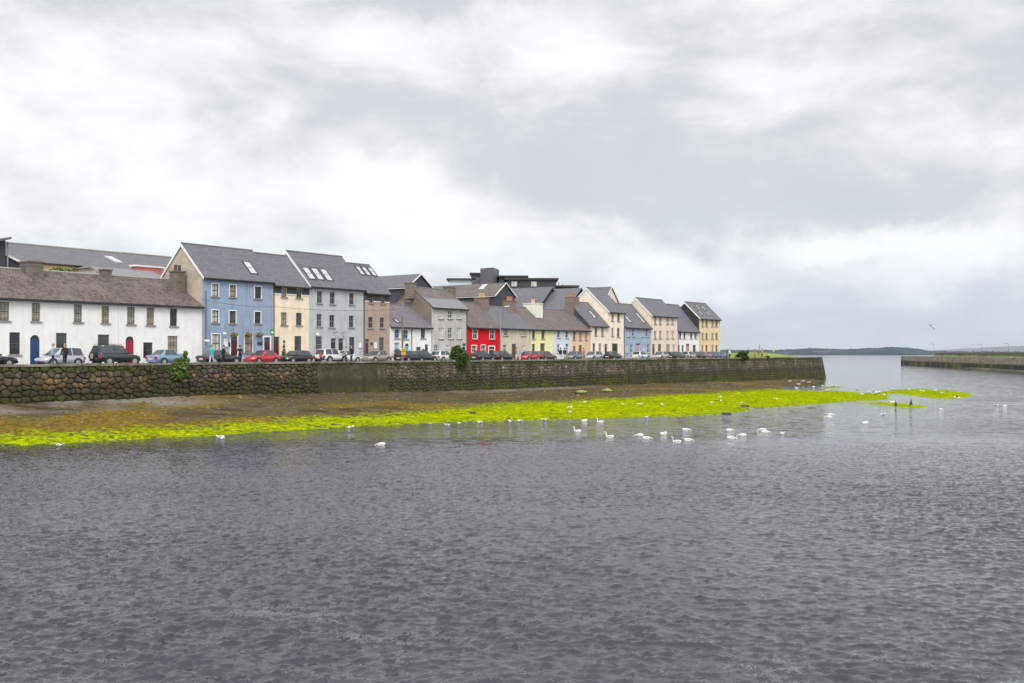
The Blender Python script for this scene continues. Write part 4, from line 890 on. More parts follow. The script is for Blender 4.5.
# ------------------------------------------------------------------ buildings behind the row
def back_house(name, label, px, v, apex, half, eavez_py, length, wallm, gablem, roofm, verge=M_white, cat='building', sky=(), vt=.17):
    """gabled block whose ridge runs away from the street; its gable faces the water at line v"""
    u = u_at(px, v); q = P(u, v); az_ = CAMZ+(HZ-apex)/F*q.y-ROAD; ez = CAMZ+(HZ-eavez_py)/F*q.y-ROAD
    root = thing(name, label, cat, (q.x, q.y, ROAD), RZ, 'buildings behind the row')
    b = MB(); s = (az_-ez)/half
    for y in (0, length): b.face([(-half, y, 0), (half, y, 0), (half, y, ez), (0, y, az_), (-half, y, ez)], 1)
    for x in (-half, half): b.face([(x, 0, 0), (x, length, 0), (x, length, ez), (x, 0, ez)], 0)
    b.build('wall', [wallm, gablem], root)
    r = MB(); uo = random.random()*9
    for sg in (-1, 1):
        e = Vector((sg*(half+.25), 0, ez-.25*s+.03)); a = Vector((0, 0, az_+.03)); dn = Vector((-sg*(az_-ez), 0, half)).normalized(); dn = Vector((sg*abs(dn.x), 0, dn.z)); ll = (a-e).length
        f0 = [e+Vector((0, -.2, 0)), a+Vector((0, -.2, 0)), a+Vector((0, length+.2, 0)), e+Vector((0, length+.2, 0))]
        f1 = [p_+dn*.12 for p_ in f0]
        r.face(f1, 0, [(uo, 0), (uo, ll), (uo+length, ll), (uo+length, 0)]); r.face(f0)
        for i in range(4): r.face([f0[i], f0[(i+1) % 4], f1[(i+1) % 4], f1[i]])
    r.build('roof', roofm, root)
    if verge:
        vv = MB()
        for sg in (-1, 1):
            vv.prism([(sg*(half+.25), 0, ez-.25*s+.16), (0, 0, az_+.17), (0, 0, az_+.17-vt), (sg*(half+.25), 0, ez-.25*s+.16-vt)], (0, -.28, 0), (0, -.205, 0))
        vv.build('bargeboard', verge, root)
        gg = MB(); gg.tube([(-half-.3, -.1, ez-.25*s), (-half-.3, length, ez-.25*s)], .045, 6); gg.build('gutter', M_white, root)
    for (a, y, wm, hm) in sky:
        e = Vector((-half, 0, ez)); ap = Vector((0, 0, az_)); dd_ = (ap-e).normalized(); nl = Vector((-dd_.z, 0, dd_.x)); c0 = e.lerp(ap, a)+Vector((0, y, 0))+nl*.15
        s_ = MB(); s_.prism([c0+dd_*hm/2+Vector((0, wm/2, 0)), c0+dd_*hm/2-Vector((0, wm/2, 0)), c0-dd_*hm/2-Vector((0, wm/2, 0)), c0-dd_*hm/2+Vector((0, wm/2, 0))], nl*-.03, nl*.08); s_.build('skylight', SKYG, root)
    return root
back_house('rear_gable_block', 'slate roofed block with a black gable behind the small white cottages', 420, 24, 274.8, 2.6, 288, 9, c_darkwall, c_darkwall, R_slate2)
back_house('rear_gable_block', 'long slate roof with black gable and white verges behind the red house', 505, 24, 283.6, 2.6, 296, 22, c_darkwall, c_darkwall, R_brown2, sky=[(.7, 3.5, .9, 1.4)])
back_house('rear_gable_block', 'grey slate roof behind the yellow house and its white stack', 551, 23, 287.6, 4.6, 312, 10, c_darkwall, c_darkwall, R_slate2, verge=M_greyf)
back_house('rear_gable_block', 'grey slate roof behind the peach house and its red pots', 580, 18.4, 288.6, 6.4, 320, 14, c_darkwall, c_darkwall, R_slate2, verge=M_greyf, sky=[(.2, 4, .9, 1.2)])
back_house('rear_gable_block', 'cream gabled block rising behind the tall cream house', 611, 19.4, 287.2, 2.4, 302, 4, c_cream2, c_cream2, R_slate)
def row_back(name, label, pxa, pxb, v, eave_py, ridge_py, hd, wallm, roofm, hipL=0.0, eave_px=None, ridge_px=None, wins=(), sky=(), base_z=ROAD):
    ua, ub = u_at(pxa, v), u_at(pxb, v); W = ub-ua; ex = eave_px or pxa; rx = ridge_px or pxa
    ez = z_at(ex, eave_py, v)-base_z; rz_ = z_at(rx, ridge_py, v+hd)-base_z
    q = P(ua, v); root = thing(name, label, 'building', (q.x, q.y, base_z), RZ, 'buildings behind the row')
    holes = []; ww = []
    for (cx, y0, y1, wp) in wins:
        x0, x1 = u_at(cx-wp/2, v)-ua, u_at(cx+wp/2, v)-ua; z1, z0 = z_at(cx, y0, v)-base_z, z_at(cx, y1, v)-base_z; holes.append((x0, x1, z0, z1)); ww.append((x0, x1, z0, z1))
    b = MB(); front(b, W, ez, holes); b.face([(0, 2*hd, 0), (W, 2*hd, 0), (W, 2*hd, ez), (0, 2*hd, ez)])
    b.face([(W, 0, 0), (W, 2*hd, 0), (W, 2*hd, ez), (W, hd, rz_), (W, 0, ez)])
    b.face([(0, 0, 0), (0, 2*hd, 0), (0, 2*hd, ez)]+([(0, hd, rz_)] if not hipL else [])+[(0, 0, ez)])
    b.build('wall', wallm, root, recalc=False)
    for a in ww: window(root, *a, frame=M_white, glass=GG, bars=(2, 2))
    r = MB(); o = .3; s = (rz_-ez)/hd; ll = math.hypot(hd+o, (hd+o)*s)
    for ya, sg in ((-o, 1), (2*hd+o, -1)):
        z0 = ez-o*s+.03; r.face([(-o, ya, z0), (W+o, ya, z0), (W+o, hd, rz_+.03), (hipL, hd, rz_+.03)], 0, [(-o, 0), (W+o, 0), (W+o, ll), (hipL, ll)])
        r.face([(-o, ya, z0-.1), (W+o, ya, z0-.1), (W+o, ya, z0), (-o, ya, z0)])
    if hipL: r.face([(-o, -o, ez-o*s+.03), (hipL, hd, rz_+.03), (-o, 2*hd+o, ez-o*s+.03)], 0, [(0, 0), (hd, ll), (2*hd, 0)])
    r.build('roof', roofm, root, recalc=False)
    rt = MB(); rt.tube([(hipL, hd, rz_+.06), (W, hd, rz_+.06)], .12, 6); rt.build('ridge_tile', M_sill, root)
    g = MB(); g.tube([(-o, -o-.05, ez-o*s), (W+o, -o-.05, ez-o*s)], .08, 6); g.build('gutter', M_blackgut, root)
    for (cx, fr, wm, hm) in sky:
        x = u_at(cx, v+hd*fr)-ua; sd = Vector((0, 1, s)).normalized(); nl = Vector((0, -s, 1)).normalized(); c0 = Vector((x, hd*fr, ez+(rz_-ez)*fr))+nl*.05
        q4 = [c0+Vector((-wm/2, 0, 0))-sd*hm/2, c0+Vector((wm/2, 0, 0))-sd*hm/2, c0+Vector((wm/2, 0, 0))+sd*hm/2, c0+Vector((-wm/2, 0, 0))+sd*hm/2]
        k = MB(); k.prism(q4, nl*-.05, nl*.08); k.build('skylight', SKYG, root)
    return root, W
c_yelw = paint('pale_yellow_render', srgb(236, 214, 160))
row_back('rear_terrace', 'long grey slate roof over pale yellow walls behind the left cottage', -40, 150, 34, 262.6, 248, 5.5, c_yelw, R_slate2, eave_px=45, ridge_px=60, wins=[(84.5, 267.5, 273, 3.6), (20, 266, 271, 3)])
rb, Wb = row_back('rear_terrace', 'hipped grey slate roof with red fascia behind the red doored cottage', 96, 210, 30, 268.4, 253.4, 6.0, paint('pale_rear_wall', (.45, .43, .40)), R_slate2, hipL=7.0, eave_px=118, ridge_px=122, sky=[(113.5, .5, .9, 2.2)])
def lean_to():
    v = 24.0; ua, ub = u_at(109, v), u_at(172, v); z1 = z_at(135, 270.2, v+3)-ROAD; z0 = z_at(135, 280, v)-ROAD; q = P(ua, v)
    root = thing('lean_to', 'low grey lean-to roof below the red fascia behind the cottages', 'building', (q.x, q.y, ROAD), RZ, 'buildings behind the row')
    W = ub-ua; r = MB(); slope(r, 0, W, 0, z0, 3.4, z1); r.build('roof', R_pale, root)
    b = MB(); b.box(.05, W-.05, .1, 3.3, 0, z0-.05); b.build('wall', c_yelw, root)
    c = MB(); x = u_at(152, v+3)-ua; c.box(x-1.6, x+1.6, 3.42, 4.2, z1-.4, z1+.45); c.box(x-1.8, x+1.8, 3.3, 4.4, z1+.452, z1+.62, 1); c.build('dormer', [simple('brick_red_paint', (.50, .13, .10), .7), M_white], root)
lean_to()
def dark_corner():
    v = 20.0; u1 = u_at(5.6, v); q = P(u1, v); root = thing('dark_clad_block', 'dark blue clad building with a slanting roof at the left edge', 'building', (q.x, q.y, ROAD), RZ, 'buildings behind the row')
    zt = z_at(5.6, 240.5, v)-ROAD; b = MB(); b.prism([(0, 0, 0), (-14, 0, 0), (-14, 0, zt-4.2), (0, 0, zt)], (0, 0, 0), (0, 5, 0)); b.build('wall', simple('navy_cladding', (.035, .042, .058), .6, var=.15), root)
    r = MB(); r.prism([(.25, 0, zt+.12), (-14.3, 0, zt-4.2), (-14.3, 0, zt-4.0), (.25, 0, zt+.30)], (0, -.5, 0), (0, 5.3, 0)); r.build('roof', R_pale, root)
    z1 = z_at(6, 254.4, v)-ROAD; z2 = z_at(24, 263, v)-ROAD; x2 = u_at(23, v)-u1
    a = MB(); a.prism([(.01, .5, 0), (x2, .5, 0), (x2, .5, z2), (.01, .5, z1)], (0, 0, 0), (0, 4, 0)); a.build('annexe', simple('navy_cladding', (.035, .042, .058)), root)
    e = MB(); e.prism([(.01, .3, z1), (x2+.4, .3, z2-.2), (x2+.4, .3, z2), (.01, .3, z1+.22)], (0, 0, 0), (0, 4.4, 0)); e.build('annexe_roof', M_white, root)
    p_ = MB(); p_.tube([(.12, -.1, 0), (.12, -.1, zt-.1)], .07, 6); p_.build('drainpipe', M_greyf, root)
dark_corner()
def flats():
    v = 62.0; u0 = u_at(500, v); q = P(u0, v); root = thing('apartment_block', 'dark flat roofed modern block of stacked boxes behind the row', 'building', (q.x, q.y, ROAD), 0, 'buildings behind the row')
    Yq = q.y; sc = Yq/F
    def X(px): return (px-512)*sc-q.x
    def Zp(py): return CAMZ+(HZ-py)*sc-ROAD
    dk = simple('charcoal_cladding', (.030, .031, .036), .55, var=.2, scale=.3); mid = simple('zinc_cladding', (.10, .102, .118), .5, var=.12, scale=.3); pg = simple('pale_blue_panel', (.46, .55, .58), .35, var=.05)
    def blk(nm, a, b, t_, bt, y0, y1, m, roof=True):
        k = MB(); k.box(X(a), X(b), y0, y1, Zp(bt), Zp(t_)); o = k.build(nm, m, root)
        if roof: e = MB(); e.box(X(a)-.5, X(b)+.5, y0-.6, y1+.5, Zp(t_)+.002, Zp(t_)+.35); e.build('roof_edge', dk, o)
        return o
    k = MB(); k.box(X(440), X(566), 2, 22, 0, Zp(292)); k.build('wall', dk, root)
    blk('glazed_penthouse', 448, 473, 279, 291.9, 3, 10, pg); blk('stair_box', 471.5, 481.5, 273.6, 291.9, 2.4, 12, mid)
    k = MB(); c45 = [(X(480.5), -1.5), (X(493.5), -4.0), (X(499), 2.0), (X(486), 6.0)]
    k.prism([(x, y, Zp(291.9)) for x, y in c45], (0, 0, 0), (0, 0, Zp(269)-Zp(291.9))); k.build('lift_tower', mid, root)
    blk('upper_storey', 499.4, 526, 277.2, 291.9, 0, 14, dk); blk('upper_storey', 507, 555.5, 280.6, 291.95, -2.5, 13, dk); blk('plant_room', 557, 578, 285.8, 296, 4, 14, dk); blk('plant_room', 568.5, 578, 283.6, 285.6, 5, 9, mid, False)
    for a, b in ((511.8, 516.6), (531.2, 536)):
        f = MB(); f.box(X(a)-.12, X(b)+.12, -2.62, -2.505, Zp(287)-.12, Zp(282.6)+.12); fo = f.build('window', M_greyf, root); g = MB(); g.box(X(a), X(b), -2.66, -2.63, Zp(287), Zp(282.6)); g.build('pane', GLASS[2], fo)
    for px, t_ in ((556.5, 279), (560, 280), (564, 281.5)):
        a = MB(); a.tube([(X(px), 6, Zp(288)), (X(px), 6, Zp(t_))], .06, 5); a.build('aerial', M_dark, root)
flats()

# ------------------------------------------------------------------ plants
M_leaf = tinted('leaf', .6, .18, 6.0); M_bark = simple('bark', (.09, .07, .05), .9)
def leaf_cloud(mb, centre, rad, n, size, cols, rnd):
    for i in range(n):
        d = Vector((rnd.gauss(0, 1), rnd.gauss(0, 1), rnd.gauss(0, 1))).normalized()*rnd.random()**.45
        p_ = centre+Vector((d.x*rad[0], d.y*rad[1], d.z*rad[2])); a = Vector((rnd.uniform(-1, 1), rnd.uniform(-1, 1), rnd.uniform(-.6, .6))).normalized(); b = a.orthogonal().normalized()
        b = Matrix.Rotation(rnd.uniform(0, 6.3), 3, a) @ b; s = size*rnd.uniform(.6, 1.4); c = rnd.choice(cols); g = rnd.uniform(.6, 1.35)
        mb.mesh([p_-a*s, p_+b*s*.42+a*s*.1, p_+a*s, p_-b*s*.42+a*s*.1], [(0, 1, 2, 3)], 0, tuple(v*g for v in c))
GREEN = [(.055, .10, .018), (.08, .14, .025), (.035, .07, .012), (.12, .17, .03)]; DKG = [(.025, .05, .012), (.04, .07, .015), (.06, .09, .02)]
def shrub(name, label, loc, lobes, n, size, cols, seed, stems=5, cat='shrub', group=None, sc=1.0):
    rnd = random.Random(seed); root = thing(name, label, cat, loc, 0, group, sc); mb = MB(); st = MB()
    for (x, y, z, rx, ry, rz_) in lobes:
        c = Vector((x, y, z)); leaf_cloud(mb, c, (rx, ry, rz_), int(n*rx*rz_*4), size, cols, rnd)
        st.tube([(x*.15, y*.15, -.05), (x*.5, y*.5, z*.5), (x, y, z+rz_*.5)], [.035, .025, .01], 5)
    st.build('stem', M_bark, root); mb.build('foliage', M_leaf, root, recalc=False); return root
def at_quay(px, v, z=KERB): q = P(u_at(px, v), v); return (q.x, q.y, z)
shrub('shrub', 'bright green sapling rooted in the quay wall beside the light blue car', at_quay(176.5, -.3, 3.35), [(0, 0, .05, 1.1, .5, .5), (-.35, -.1, .55, .85, .4, .42), (.45, 0, .7, .65, .4, .5), (.65, .1, 1.5, .32, .3, .42), (.1, 0, 1.15, .38, .3, .38), (.85, 0, 1.95, .2, .2, .26)], 420, .15, [(.10, .17, .03), (.14, .22, .04), (.07, .12, .02), (.18, .24, .05)], 1, sc=.82)
shrub('shrub', 'tall dense green bush on the quay edge in front of the pale grey house', at_quay(459, -.2, 3.75), [(.2, 0, .3, 1.1, .7, .6), (.15, 0, 1.1, 1.0, .7, .8), (-.25, 0, 1.7, .75, .6, .6), (-.2, 0, 2.0, .4, .4, .35), (.65, 0, .8, .6, .5, .8), (-.7, 0, 1.0, .5, .4, .6)], 330, .14, GREEN+DKG, 2, sc=.88)
shrub('shrub', 'dark rounded bush on the quay edge beyond the apricot house', at_quay(742.5, -.1, 3.9), [(0, 0, .4, .9, .6, .6), (.1, 0, 1.0, .8, .6, .5), (-.6, 0, .5, .6, .5, .5), (.7, 0, .3, .5, .4, .4)], 260, .15, DKG, 3)
shrub('shrub', 'small dark bush by the grass edge right of the rounded bush', at_quay(765.5, .2, 3.9), [(0, 0, .2, .6, .4, .35), (.4, 0, .35, .4, .35, .3)], 260, .14, DKG, 4)
shrub('tree', 'green treetop showing above the left cottage roof', (*P(u_at(63, 21), 21), ROAD), [(0, 0, 8.15, 1.5, 1.5, .75), (-1.2, .2, 8.0, .9, 1.0, .6), (1.3, -.2, 7.8, 1.1, 1.1, .6)], 110, .2, [(.11, .17, .03), (.15, .22, .04), (.07, .12, .02)], 5, cat='tree')
# clipped conifer in a pot by the cream house
root = thing('potted_conifer', 'slim dark conical conifer in a pot in front of the cream house', 'plant', (*P(u_at(284, 11.2), 11.2), ROAD+.12)); rnd = random.Random(9)
k = MB(); k.tube([(0, 0, 0), (0, 0, .4), (0, 0, .42)], [.2, .27, .24], 12); k.build('pot', M_pot, root)
k = MB()
for i in range(14): z = .45+i*.1; rr = .36*(1-i/15.5); leaf_cloud(k, Vector((0, 0, z)), (rr, rr, .1), int(60*rr+8), .09, DKG, rnd)
k.build('foliage', M_leaf, root, recalc=False); k = MB(); k.tube([(0, 0, .38), (0, 0, 1.7)], [.03, .01], 6); k.build('stem', M_bark, root)
# grass and weeds along the coping
def wall_weeds():
    mb = MB(); rnd = random.Random(12)
    for i in range(9000):
        u = rnd.uniform(-12, U_END-1); d = mnoise.noise((u*.16, 2.2, 0))+.35*mnoise.noise((u*.8, 5.1, 0))
        if d < rnd.uniform(-.05, .45): continue
        v = rnd.choice((rnd.uniform(-.32, -.12), rnd.uniform(.62, .95))); low = v < 0
        p_ = P(u, v); z = KERB-rnd.uniform(.1, .55) if low else KERB-.25
        h = rnd.uniform(.10, .34); a = rnd.uniform(0, 6.28); w_ = Vector((math.cos(a), math.sin(a)))*rnd.uniform(.02, .05); le = Vector((rnd.uniform(-.15, .15), rnd.uniform(-.15, .15)))-(N*.14 if low else N*0)
        g = rnd.uniform(.6, 1.2); c = rnd.choice([(.05, .075, .012), (.09, .12, .02), (.13, .14, .035), (.035, .05, .01)])
        mb.mesh([(*(p_-w_), z), (*(p_+w_), z), (*(p_+le), z+h*(1 if not low else rnd.choice((.8, -.6))))], [(0, 1, 2)], 0, tuple(q*g for q in c))
    tag(mb.build('wall_grass', M_leaf, recalc=False), kind='stuff')
wall_weeds()
# two weedy boulders on the mud and a few dark ones in the shallows
def boulder(px, py, s, label, c0, c1, zs=.6, group='boulders on the foreshore'):
    q = on_plane(px, py, 0.3); z = bz(q.x, q.y); q = on_plane(px, py, max(z, 0)); z = bz(q.x, q.y)
    bm = bmesh.new(); bmesh.ops.create_icosphere(bm, subdivisions=3, radius=s)
    for v in bm.verts: v.co *= 1+.35*mnoise.noise(v.co*1.6/s+Vector((px, py, 0))); v.co.z *= zs; v.co.x *= 1.45
    me = bpy.data.meshes.new('boulder'); bm.to_mesh(me); bm.free(); me.shade_smooth()
    m, t, b = base('boulder_weed'); nz = t.add('ShaderNodeSeparateXYZ', {0: t.add('ShaderNodeTexCoord').outputs['Object']}).outputs[2]; n = t.noise(t.add('ShaderNodeTexCoord').outputs['Object'], 3.0/s, 4)
    t.set(b, 'Base Color', t.mix(t.ramp(t.m('ADD', t.m('DIVIDE', nz, s), t.m('MULTIPLY', n, .6)), .25, .6), c1, c0)); t.set(b, 'Roughness', .8); me.materials.append(m)
    o = put('boulder', me, None, (q.x, q.y, max(z, -.05)+s*zs*.25)); tag(o, label, 'boulder', group)
YG = (.24, .26, .03); DK = (.03, .026, .016)
boulder(581, 393, .44, 'yellow green weedy boulder on the mud below the cream houses, left of two', YG, DK); boulder(607, 391.4, .44, 'yellow green weedy boulder on the mud below the cream houses, right of two', YG, DK)
boulder(745, 407.5, .28, 'dark stone lying in the notch of the green algae bank', (.06, .055, .03), DK); boulder(812, 408, .32, 'flat dark weedy stone just off the tip of the green bank', (.10, .13, .02), DK, .35); boulder(726, 414, .28, 'small dark stone at the water edge below the apricot house', (.05, .05, .03), DK); boulder(680.5, 418, .25, 'brown stone at the water edge below the buff cream house', (.12, .08, .04), DK, .4)
boulder(792, 411, .25, 'small flat weedy stone in the shallows near the swans', (.09, .11, .02), DK, .3); boulder(473, 417, .18, 'small dark stone on the green algae below the red house', (.04, .04, .025), DK); boulder(364, 392.5, .55, 'black stone at the foot of the rendered stretch of quay wall', (.03, .028, .02), DK)

# ------------------------------------------------------------------ parked cars
M_tyre = simple('tyre_rubber', (.018, .018, .019), .85); M_rim = simple('alloy_rim', (.45, .45, .46), .35, .6); M_cg = simple('car_glass', (.05, .06, .07), .05, var=.05, spec=.7)
M_lamp = simple('headlight_glass', (.75, .76, .76), .1); M_tail = simple('tail_light_red', (.40, .015, .02), .2); M_trim = simple('black_plastic', (.02, .02, .021), .6); M_plate = simple('number_plate', (.70, .70, .66), .5)
_tw = {}
def wheel_mesh(r):
    k = round(r, 2)
    if k not in _tw:
        a = MB(); prof = [(-.10, .62), (-.10, .93), (-.07, 1.0), (.07, 1.0), (.10, .93), (.10, .62)]
        n = 20; vs = [(math.cos(t)*q*k, y, math.sin(t)*q*k) for t in [2*math.pi*i/n for i in range(n)] for y, q in prof]; m = len(prof)
        a.mesh(vs, [(i*m+j, i*m+j+1, ((i+1) % n)*m+j+1, ((i+1) % n)*m+j) for i in range(n) for j in range(m-1)])
        b = MB(); b.tube([(0, -.085, 0), (0, .085, 0)], k*.63, 18)
        for i in range(5):
            t = 2*math.pi*i/5; c, s = math.cos(t), math.sin(t); b.mesh([(c*k*.1-s*.03, -.097, s*k*.1+c*.03), (c*k*.1+s*.03, -.097, s*k*.1-c*.03), (c*k*.58+s*.05, -.092, s*k*.58-c*.05), (c*k*.58-s*.05, -.092, s*k*.58+c*.05)], [(0, 1, 2, 3)])
        _tw[k] = (a.data('tyre', M_tyre, True), b.data('rim', M_rim))
    return _tw[k]
def car(pxL, pxR, top, kind, col, label, face=1, v=9.2, cw=1.74, spare=False, metal=.35, L=None):
    uR = u_at(pxR, v-cw/2); uL = u_at(pxL, v+cw/2); L = L or min(4.75, max(3.4, uR-uL)); uc = (uL+uR)/2 if L < uR-uL+.3 else uR-L/2
    H = z_at((pxL+pxR)/2, top, v)-ROAD; H = min(max(H, 1.32), 1.86)
    q = P(uc, v); name = {'suv': 'off_road_car', 'van': 'people_carrier'}.get(kind, 'parked_car')
    root = thing(name, label, 'car', (q.x, q.y, ROAD), RZ+(0 if face > 0 else math.pi), 'cars parked along the quay')
    body = simple('car_paint_'+'_'.join(str(int(c*255)) for c in col), col, .28, metal*.5, .03, coat=1.0)
    h = L/2; wr = .31 if kind != 'suv' else .37; W = cw/2; zb = .22 if kind != 'suv' else .34
    belt = {'suv': .60, 'van': .58, 'hatch': .62, 'saloon': .64, 'coupe': .64}[kind]*H
    # stations along the car: x, half width, low z, deck z
    hood = belt*.93
    st = [(-h, W*.80, zb+.22, belt*.88), (-h+.05, W*.92, zb+.06, belt*.965), (-h+.28, W*.99, zb, belt), (-h*.45, W, zb-.02, belt), (h*.18, W, zb-.02, belt*.995), (h*.42, W*.99, zb-.02, hood*1.01), (h-.55, W*.97, zb, hood*.95), (h-.16, W*.90, zb+.03, hood*.84), (h-.02, W*.76, zb+.10, hood*.66)]
    b = MB(); ring = lambda x, w_, lo, hi: [(x, -w_*.86, lo), (x, -w_, lo+(hi-lo)*.22), (x, -w_*1.0, lo+(hi-lo)*.62), (x, -w_*.955, hi-.035), (x, -w_*.86, hi), (x, 0, hi+.02), (x, w_*.86, hi), (x, w_*.955, hi-.035), (x, w_, lo+(hi-lo)*.62), (x, w_, lo+(hi-lo)*.22), (x, w_*.86, lo)]
    vs = [p for s in st for p in ring(*s)]; n = 11; fs = []
    for i in range(len(st)-1): fs += [(i*n+k, i*n+(k+1) % n, (i+1)*n+(k+1) % n, (i+1)*n+k) for k in range(n)]
    fs += [tuple(range(n)), tuple(range((len(st)-1)*n, len(st)*n))]
    b.mesh(vs, fs)
    # cabin: base front/back and roof front/back
    xa, xb, xc, xd = {'hatch': (h*.46, h*.12, -h*.72, -h*.97), 'van': (h*.56, h*.14, -h*.84, -h*.98), 'suv': (h*.40, h*.14, -h*.86, -h*.97), 'saloon': (h*.40, h*.06, -h*.42, -h*.72), 'coupe': (h*.34, -.02*h, -h*.45, -h*.86)}[kind]
    zt = H; wb_, wt = W*.93, W*.72
    xm = (xb+xc)/2
    def cring(x, w_, z): return [(x, -w_, z), (x, w_, z)]
    A = [(xa, -wb_*.9, belt*.97), (xa, wb_*.9, belt*.97)]; Bf = [(xb, -wt*.95, zt-.05), (xb, wt*.95, zt-.05)]; Mm = [(xm, -wt, zt), (xm, wt, zt)]; Cc = [(xc, -wt*.95, zt-.05), (xc, wt*.95, zt-.05)]; Dd = [(xd, -wb_*.9, belt*.98), (xd, wb_*.9, belt*.98)]
    B0 = [(xm, -wb_, belt-.01), (xm, wb_, belt-.01)]; B1 = [(xb*.6+xa*.4, -wb_, belt-.01), (xb*.6+xa*.4, wb_, belt-.01)]; B2 = [(xc*.6+xd*.4, -wb_, belt-.01), (xc*.6+xd*.4, wb_, belt-.01)]
    V = A+Bf+Mm+Cc+Dd+B0+B1+B2     # 0,1 A 2,3 Bf 4,5 M 6,7 C 8,9 D 10,11 B0 12,13 B1 14,15 B2
    b.mesh(V, [(0, 1, 3, 2), (2, 3, 5, 4), (4, 5, 7, 6), (6, 7, 9, 8), (0, 2, 12), (12, 2, 4, 10), (10, 4, 6, 14), (14, 6, 8), (1, 13, 3), (13, 11, 5, 3), (11, 15, 7, 5), (15, 9, 7)])
    me = b.data('body', body); bm = bmesh.new(); bm.from_mesh(me); bmesh.ops.remove_doubles(bm, verts=bm.verts, dist=.0005)
    bmesh.ops.bevel(bm, geom=[e for e in bm.edges if len(e.link_faces) == 2 and e.calc_face_angle(0) > .45], offset=.028, segments=2, affect='EDGES', clamp_overlap=True); bm.to_mesh(me); bm.free()
    me.shade_smooth(); bo = put('body', me, root)
    me.set_sharp_from_angle(angle=math.radians(50))
    def pane(nm, pts_, inset=.12, off=.014, m=M_cg):
        p = [Vector(x) for x in pts_]; c = sum(p, Vector())/len(p); nl = (p[1]-p[0]).cross(p[2]-p[0]).normalized()
        if nl.dot(c-Vector((0, 0, belt*.8))) < 0: nl = -nl
        q_ = [x.lerp(c, inset)+nl*.004 for x in p]; k = MB(); k.prism(q_, nl*0, nl*off); return k.build(nm, m, root)
    pane('windscreen', [A[0], A[1], Bf[1], Bf[0]], .10); pane('rear_window', [Cc[0], Cc[1], Dd[1], Dd[0]], .16)
    for s in (0, 1):
        pane('side_window', [B1[s], Bf[s], Mm[s], B0[s]], .10); pane('side_window', [B0[s], Mm[s], Cc[s], B2[s]], .10)
        sg = -1 if s == 0 else 1
        k = MB(); k.box(xa*.75+xb*.25-.09, xa*.75+xb*.25+.07, sg*W*.98 if sg > 0 else sg*W*.98-.16, sg*W*.98+.16 if sg > 0 else sg*W*.98, belt, belt+.12); k.build('wing_mirror', body, root)
        k = MB(); k.box(h-.16, h-.045, min(sg*W*.50, sg*W*.83), max(sg*W*.50, sg*W*.83), hood*.60, hood*.77); k.build('headlight', M_lamp, root)
        k = MB(); k.box(-h-.012, -h+.16, min(sg*W*.62, sg*W*.93), max(sg*W*.62, sg*W*.93), belt*.62, belt*.86); k.build('tail_light', M_tail, root)
        for x in (-h*.60, h*.62):
            arch = MB(); arch.tube([(x, sg*(W*.90), wr), (x, sg*(W+.006), wr)], wr*1.16, 20); arch.build('wheel_arch', M_trim, root)
            t_, r_ = wheel_mesh(wr); wo = put('wheel', t_, root, (x, sg*(W-.07), wr)); ro = put('rim', r_, wo)
    k = MB(); k.box(-h-.02, -h+.1, -W*.78, W*.78, zb+.07, zb+.22); k.build('bumper', M_trim if kind in ('suv', 'van') else body, root)
    k = MB(); k.box(h-.12, h+.015, -W*.70, W*.70, zb+.06, zb+.2); k.build('bumper', M_trim if kind in ('suv', 'van') else body, root)
    k = MB(); k.box(-h-.028, -h-.01, -.26, .26, belt*.55, belt*.55+.11); k.build('number_plate', M_plate, root)
    if spare:
        t_, r_ = wheel_mesh(.38); wo = put('spare_wheel', t_, root, (-h-.10, .1, belt*.80), (0, 0, math.pi/2)); put('rim', r_, wo)
        k = MB()
        for s in (-1, 1): k.tube([(xb, s*wt*.8, zt+.0), (xb-.1, s*wt*.8, zt+.06), (xc+.1, s*wt*.8, zt+.06), (xc, s*wt*.8, zt+.0)], .02, 6)
        k.build('roof_rack', M_trim, root)
    return root
car(-14, 20, 349, 'saloon', (.012, .012, .014), 'black saloon cut off by the left edge of the photo', 1, L=4.4)
car(33, 86, 347.6, 'van', (.42, .43, .50), 'silver lilac people carrier below the navy arched door', -1)
car(88, 142.5, 345, 'suv', (.012, .035, .032), 'dark green off road car with a spare wheel on its back', 1, cw=1.8, spare=True)
car(144.5, 192, 349.2, 'saloon', (.19, .29, .42), 'light blue saloon behind the sapling on the quay', 1)
car(195, 243, 351.2, 'saloon', (.012, .016, .032), 'long navy saloon with people in front outside the sky blue house', 1)
car(246, 281.5, 350, 'coupe', (.50, .02, .03), 'bright red low car in front of the maroon doors', -1, metal=.1)
car(287, 314, 351, 'hatch', (.012, .018, .018), 'small black hatchback in front of the cream house with a dark band', -1)
car(324.5, 349, 348.6, 'suv', (.72, .72, .73), 'white tall car with red tail light in front of the blue grey house', 1, metal=0)
car(344, 362.5, 352, 'hatch', (.70, .71, .72), 'white hatchback tucked behind the tall white car', 1, v=10.0, metal=0, L=3.7)
car(362, 393, 351.5, 'saloon', (.30, .27, .24), 'champagne saloon in front of the taupe house', -1)
car(412.5, 425, 352, 'hatch', (.015, .015, .017), 'short black hatchback in front of the tiny brown doored cottage', 1, L=3.5)
car(422.5, 439, 352.6, 'hatch', (.014, .03, .032), 'dark teal hatchback between the black hatchback and the white one by the bush', 1, L=3.8)
car(437, 458, 351, 'hatch', (.62, .63, .64), 'white hatchback with red tail lights left of the dense green bush', 1)
car(470, 496, 351, 'saloon', (.022, .026, .034), 'black saloon with pale roof right of the dense bush, before the red house', 1)
car(498.5, 516.5, 352.3, 'hatch', (.016, .024, .034), 'dark navy hatchback in front of the beige house', 1, L=3.9)
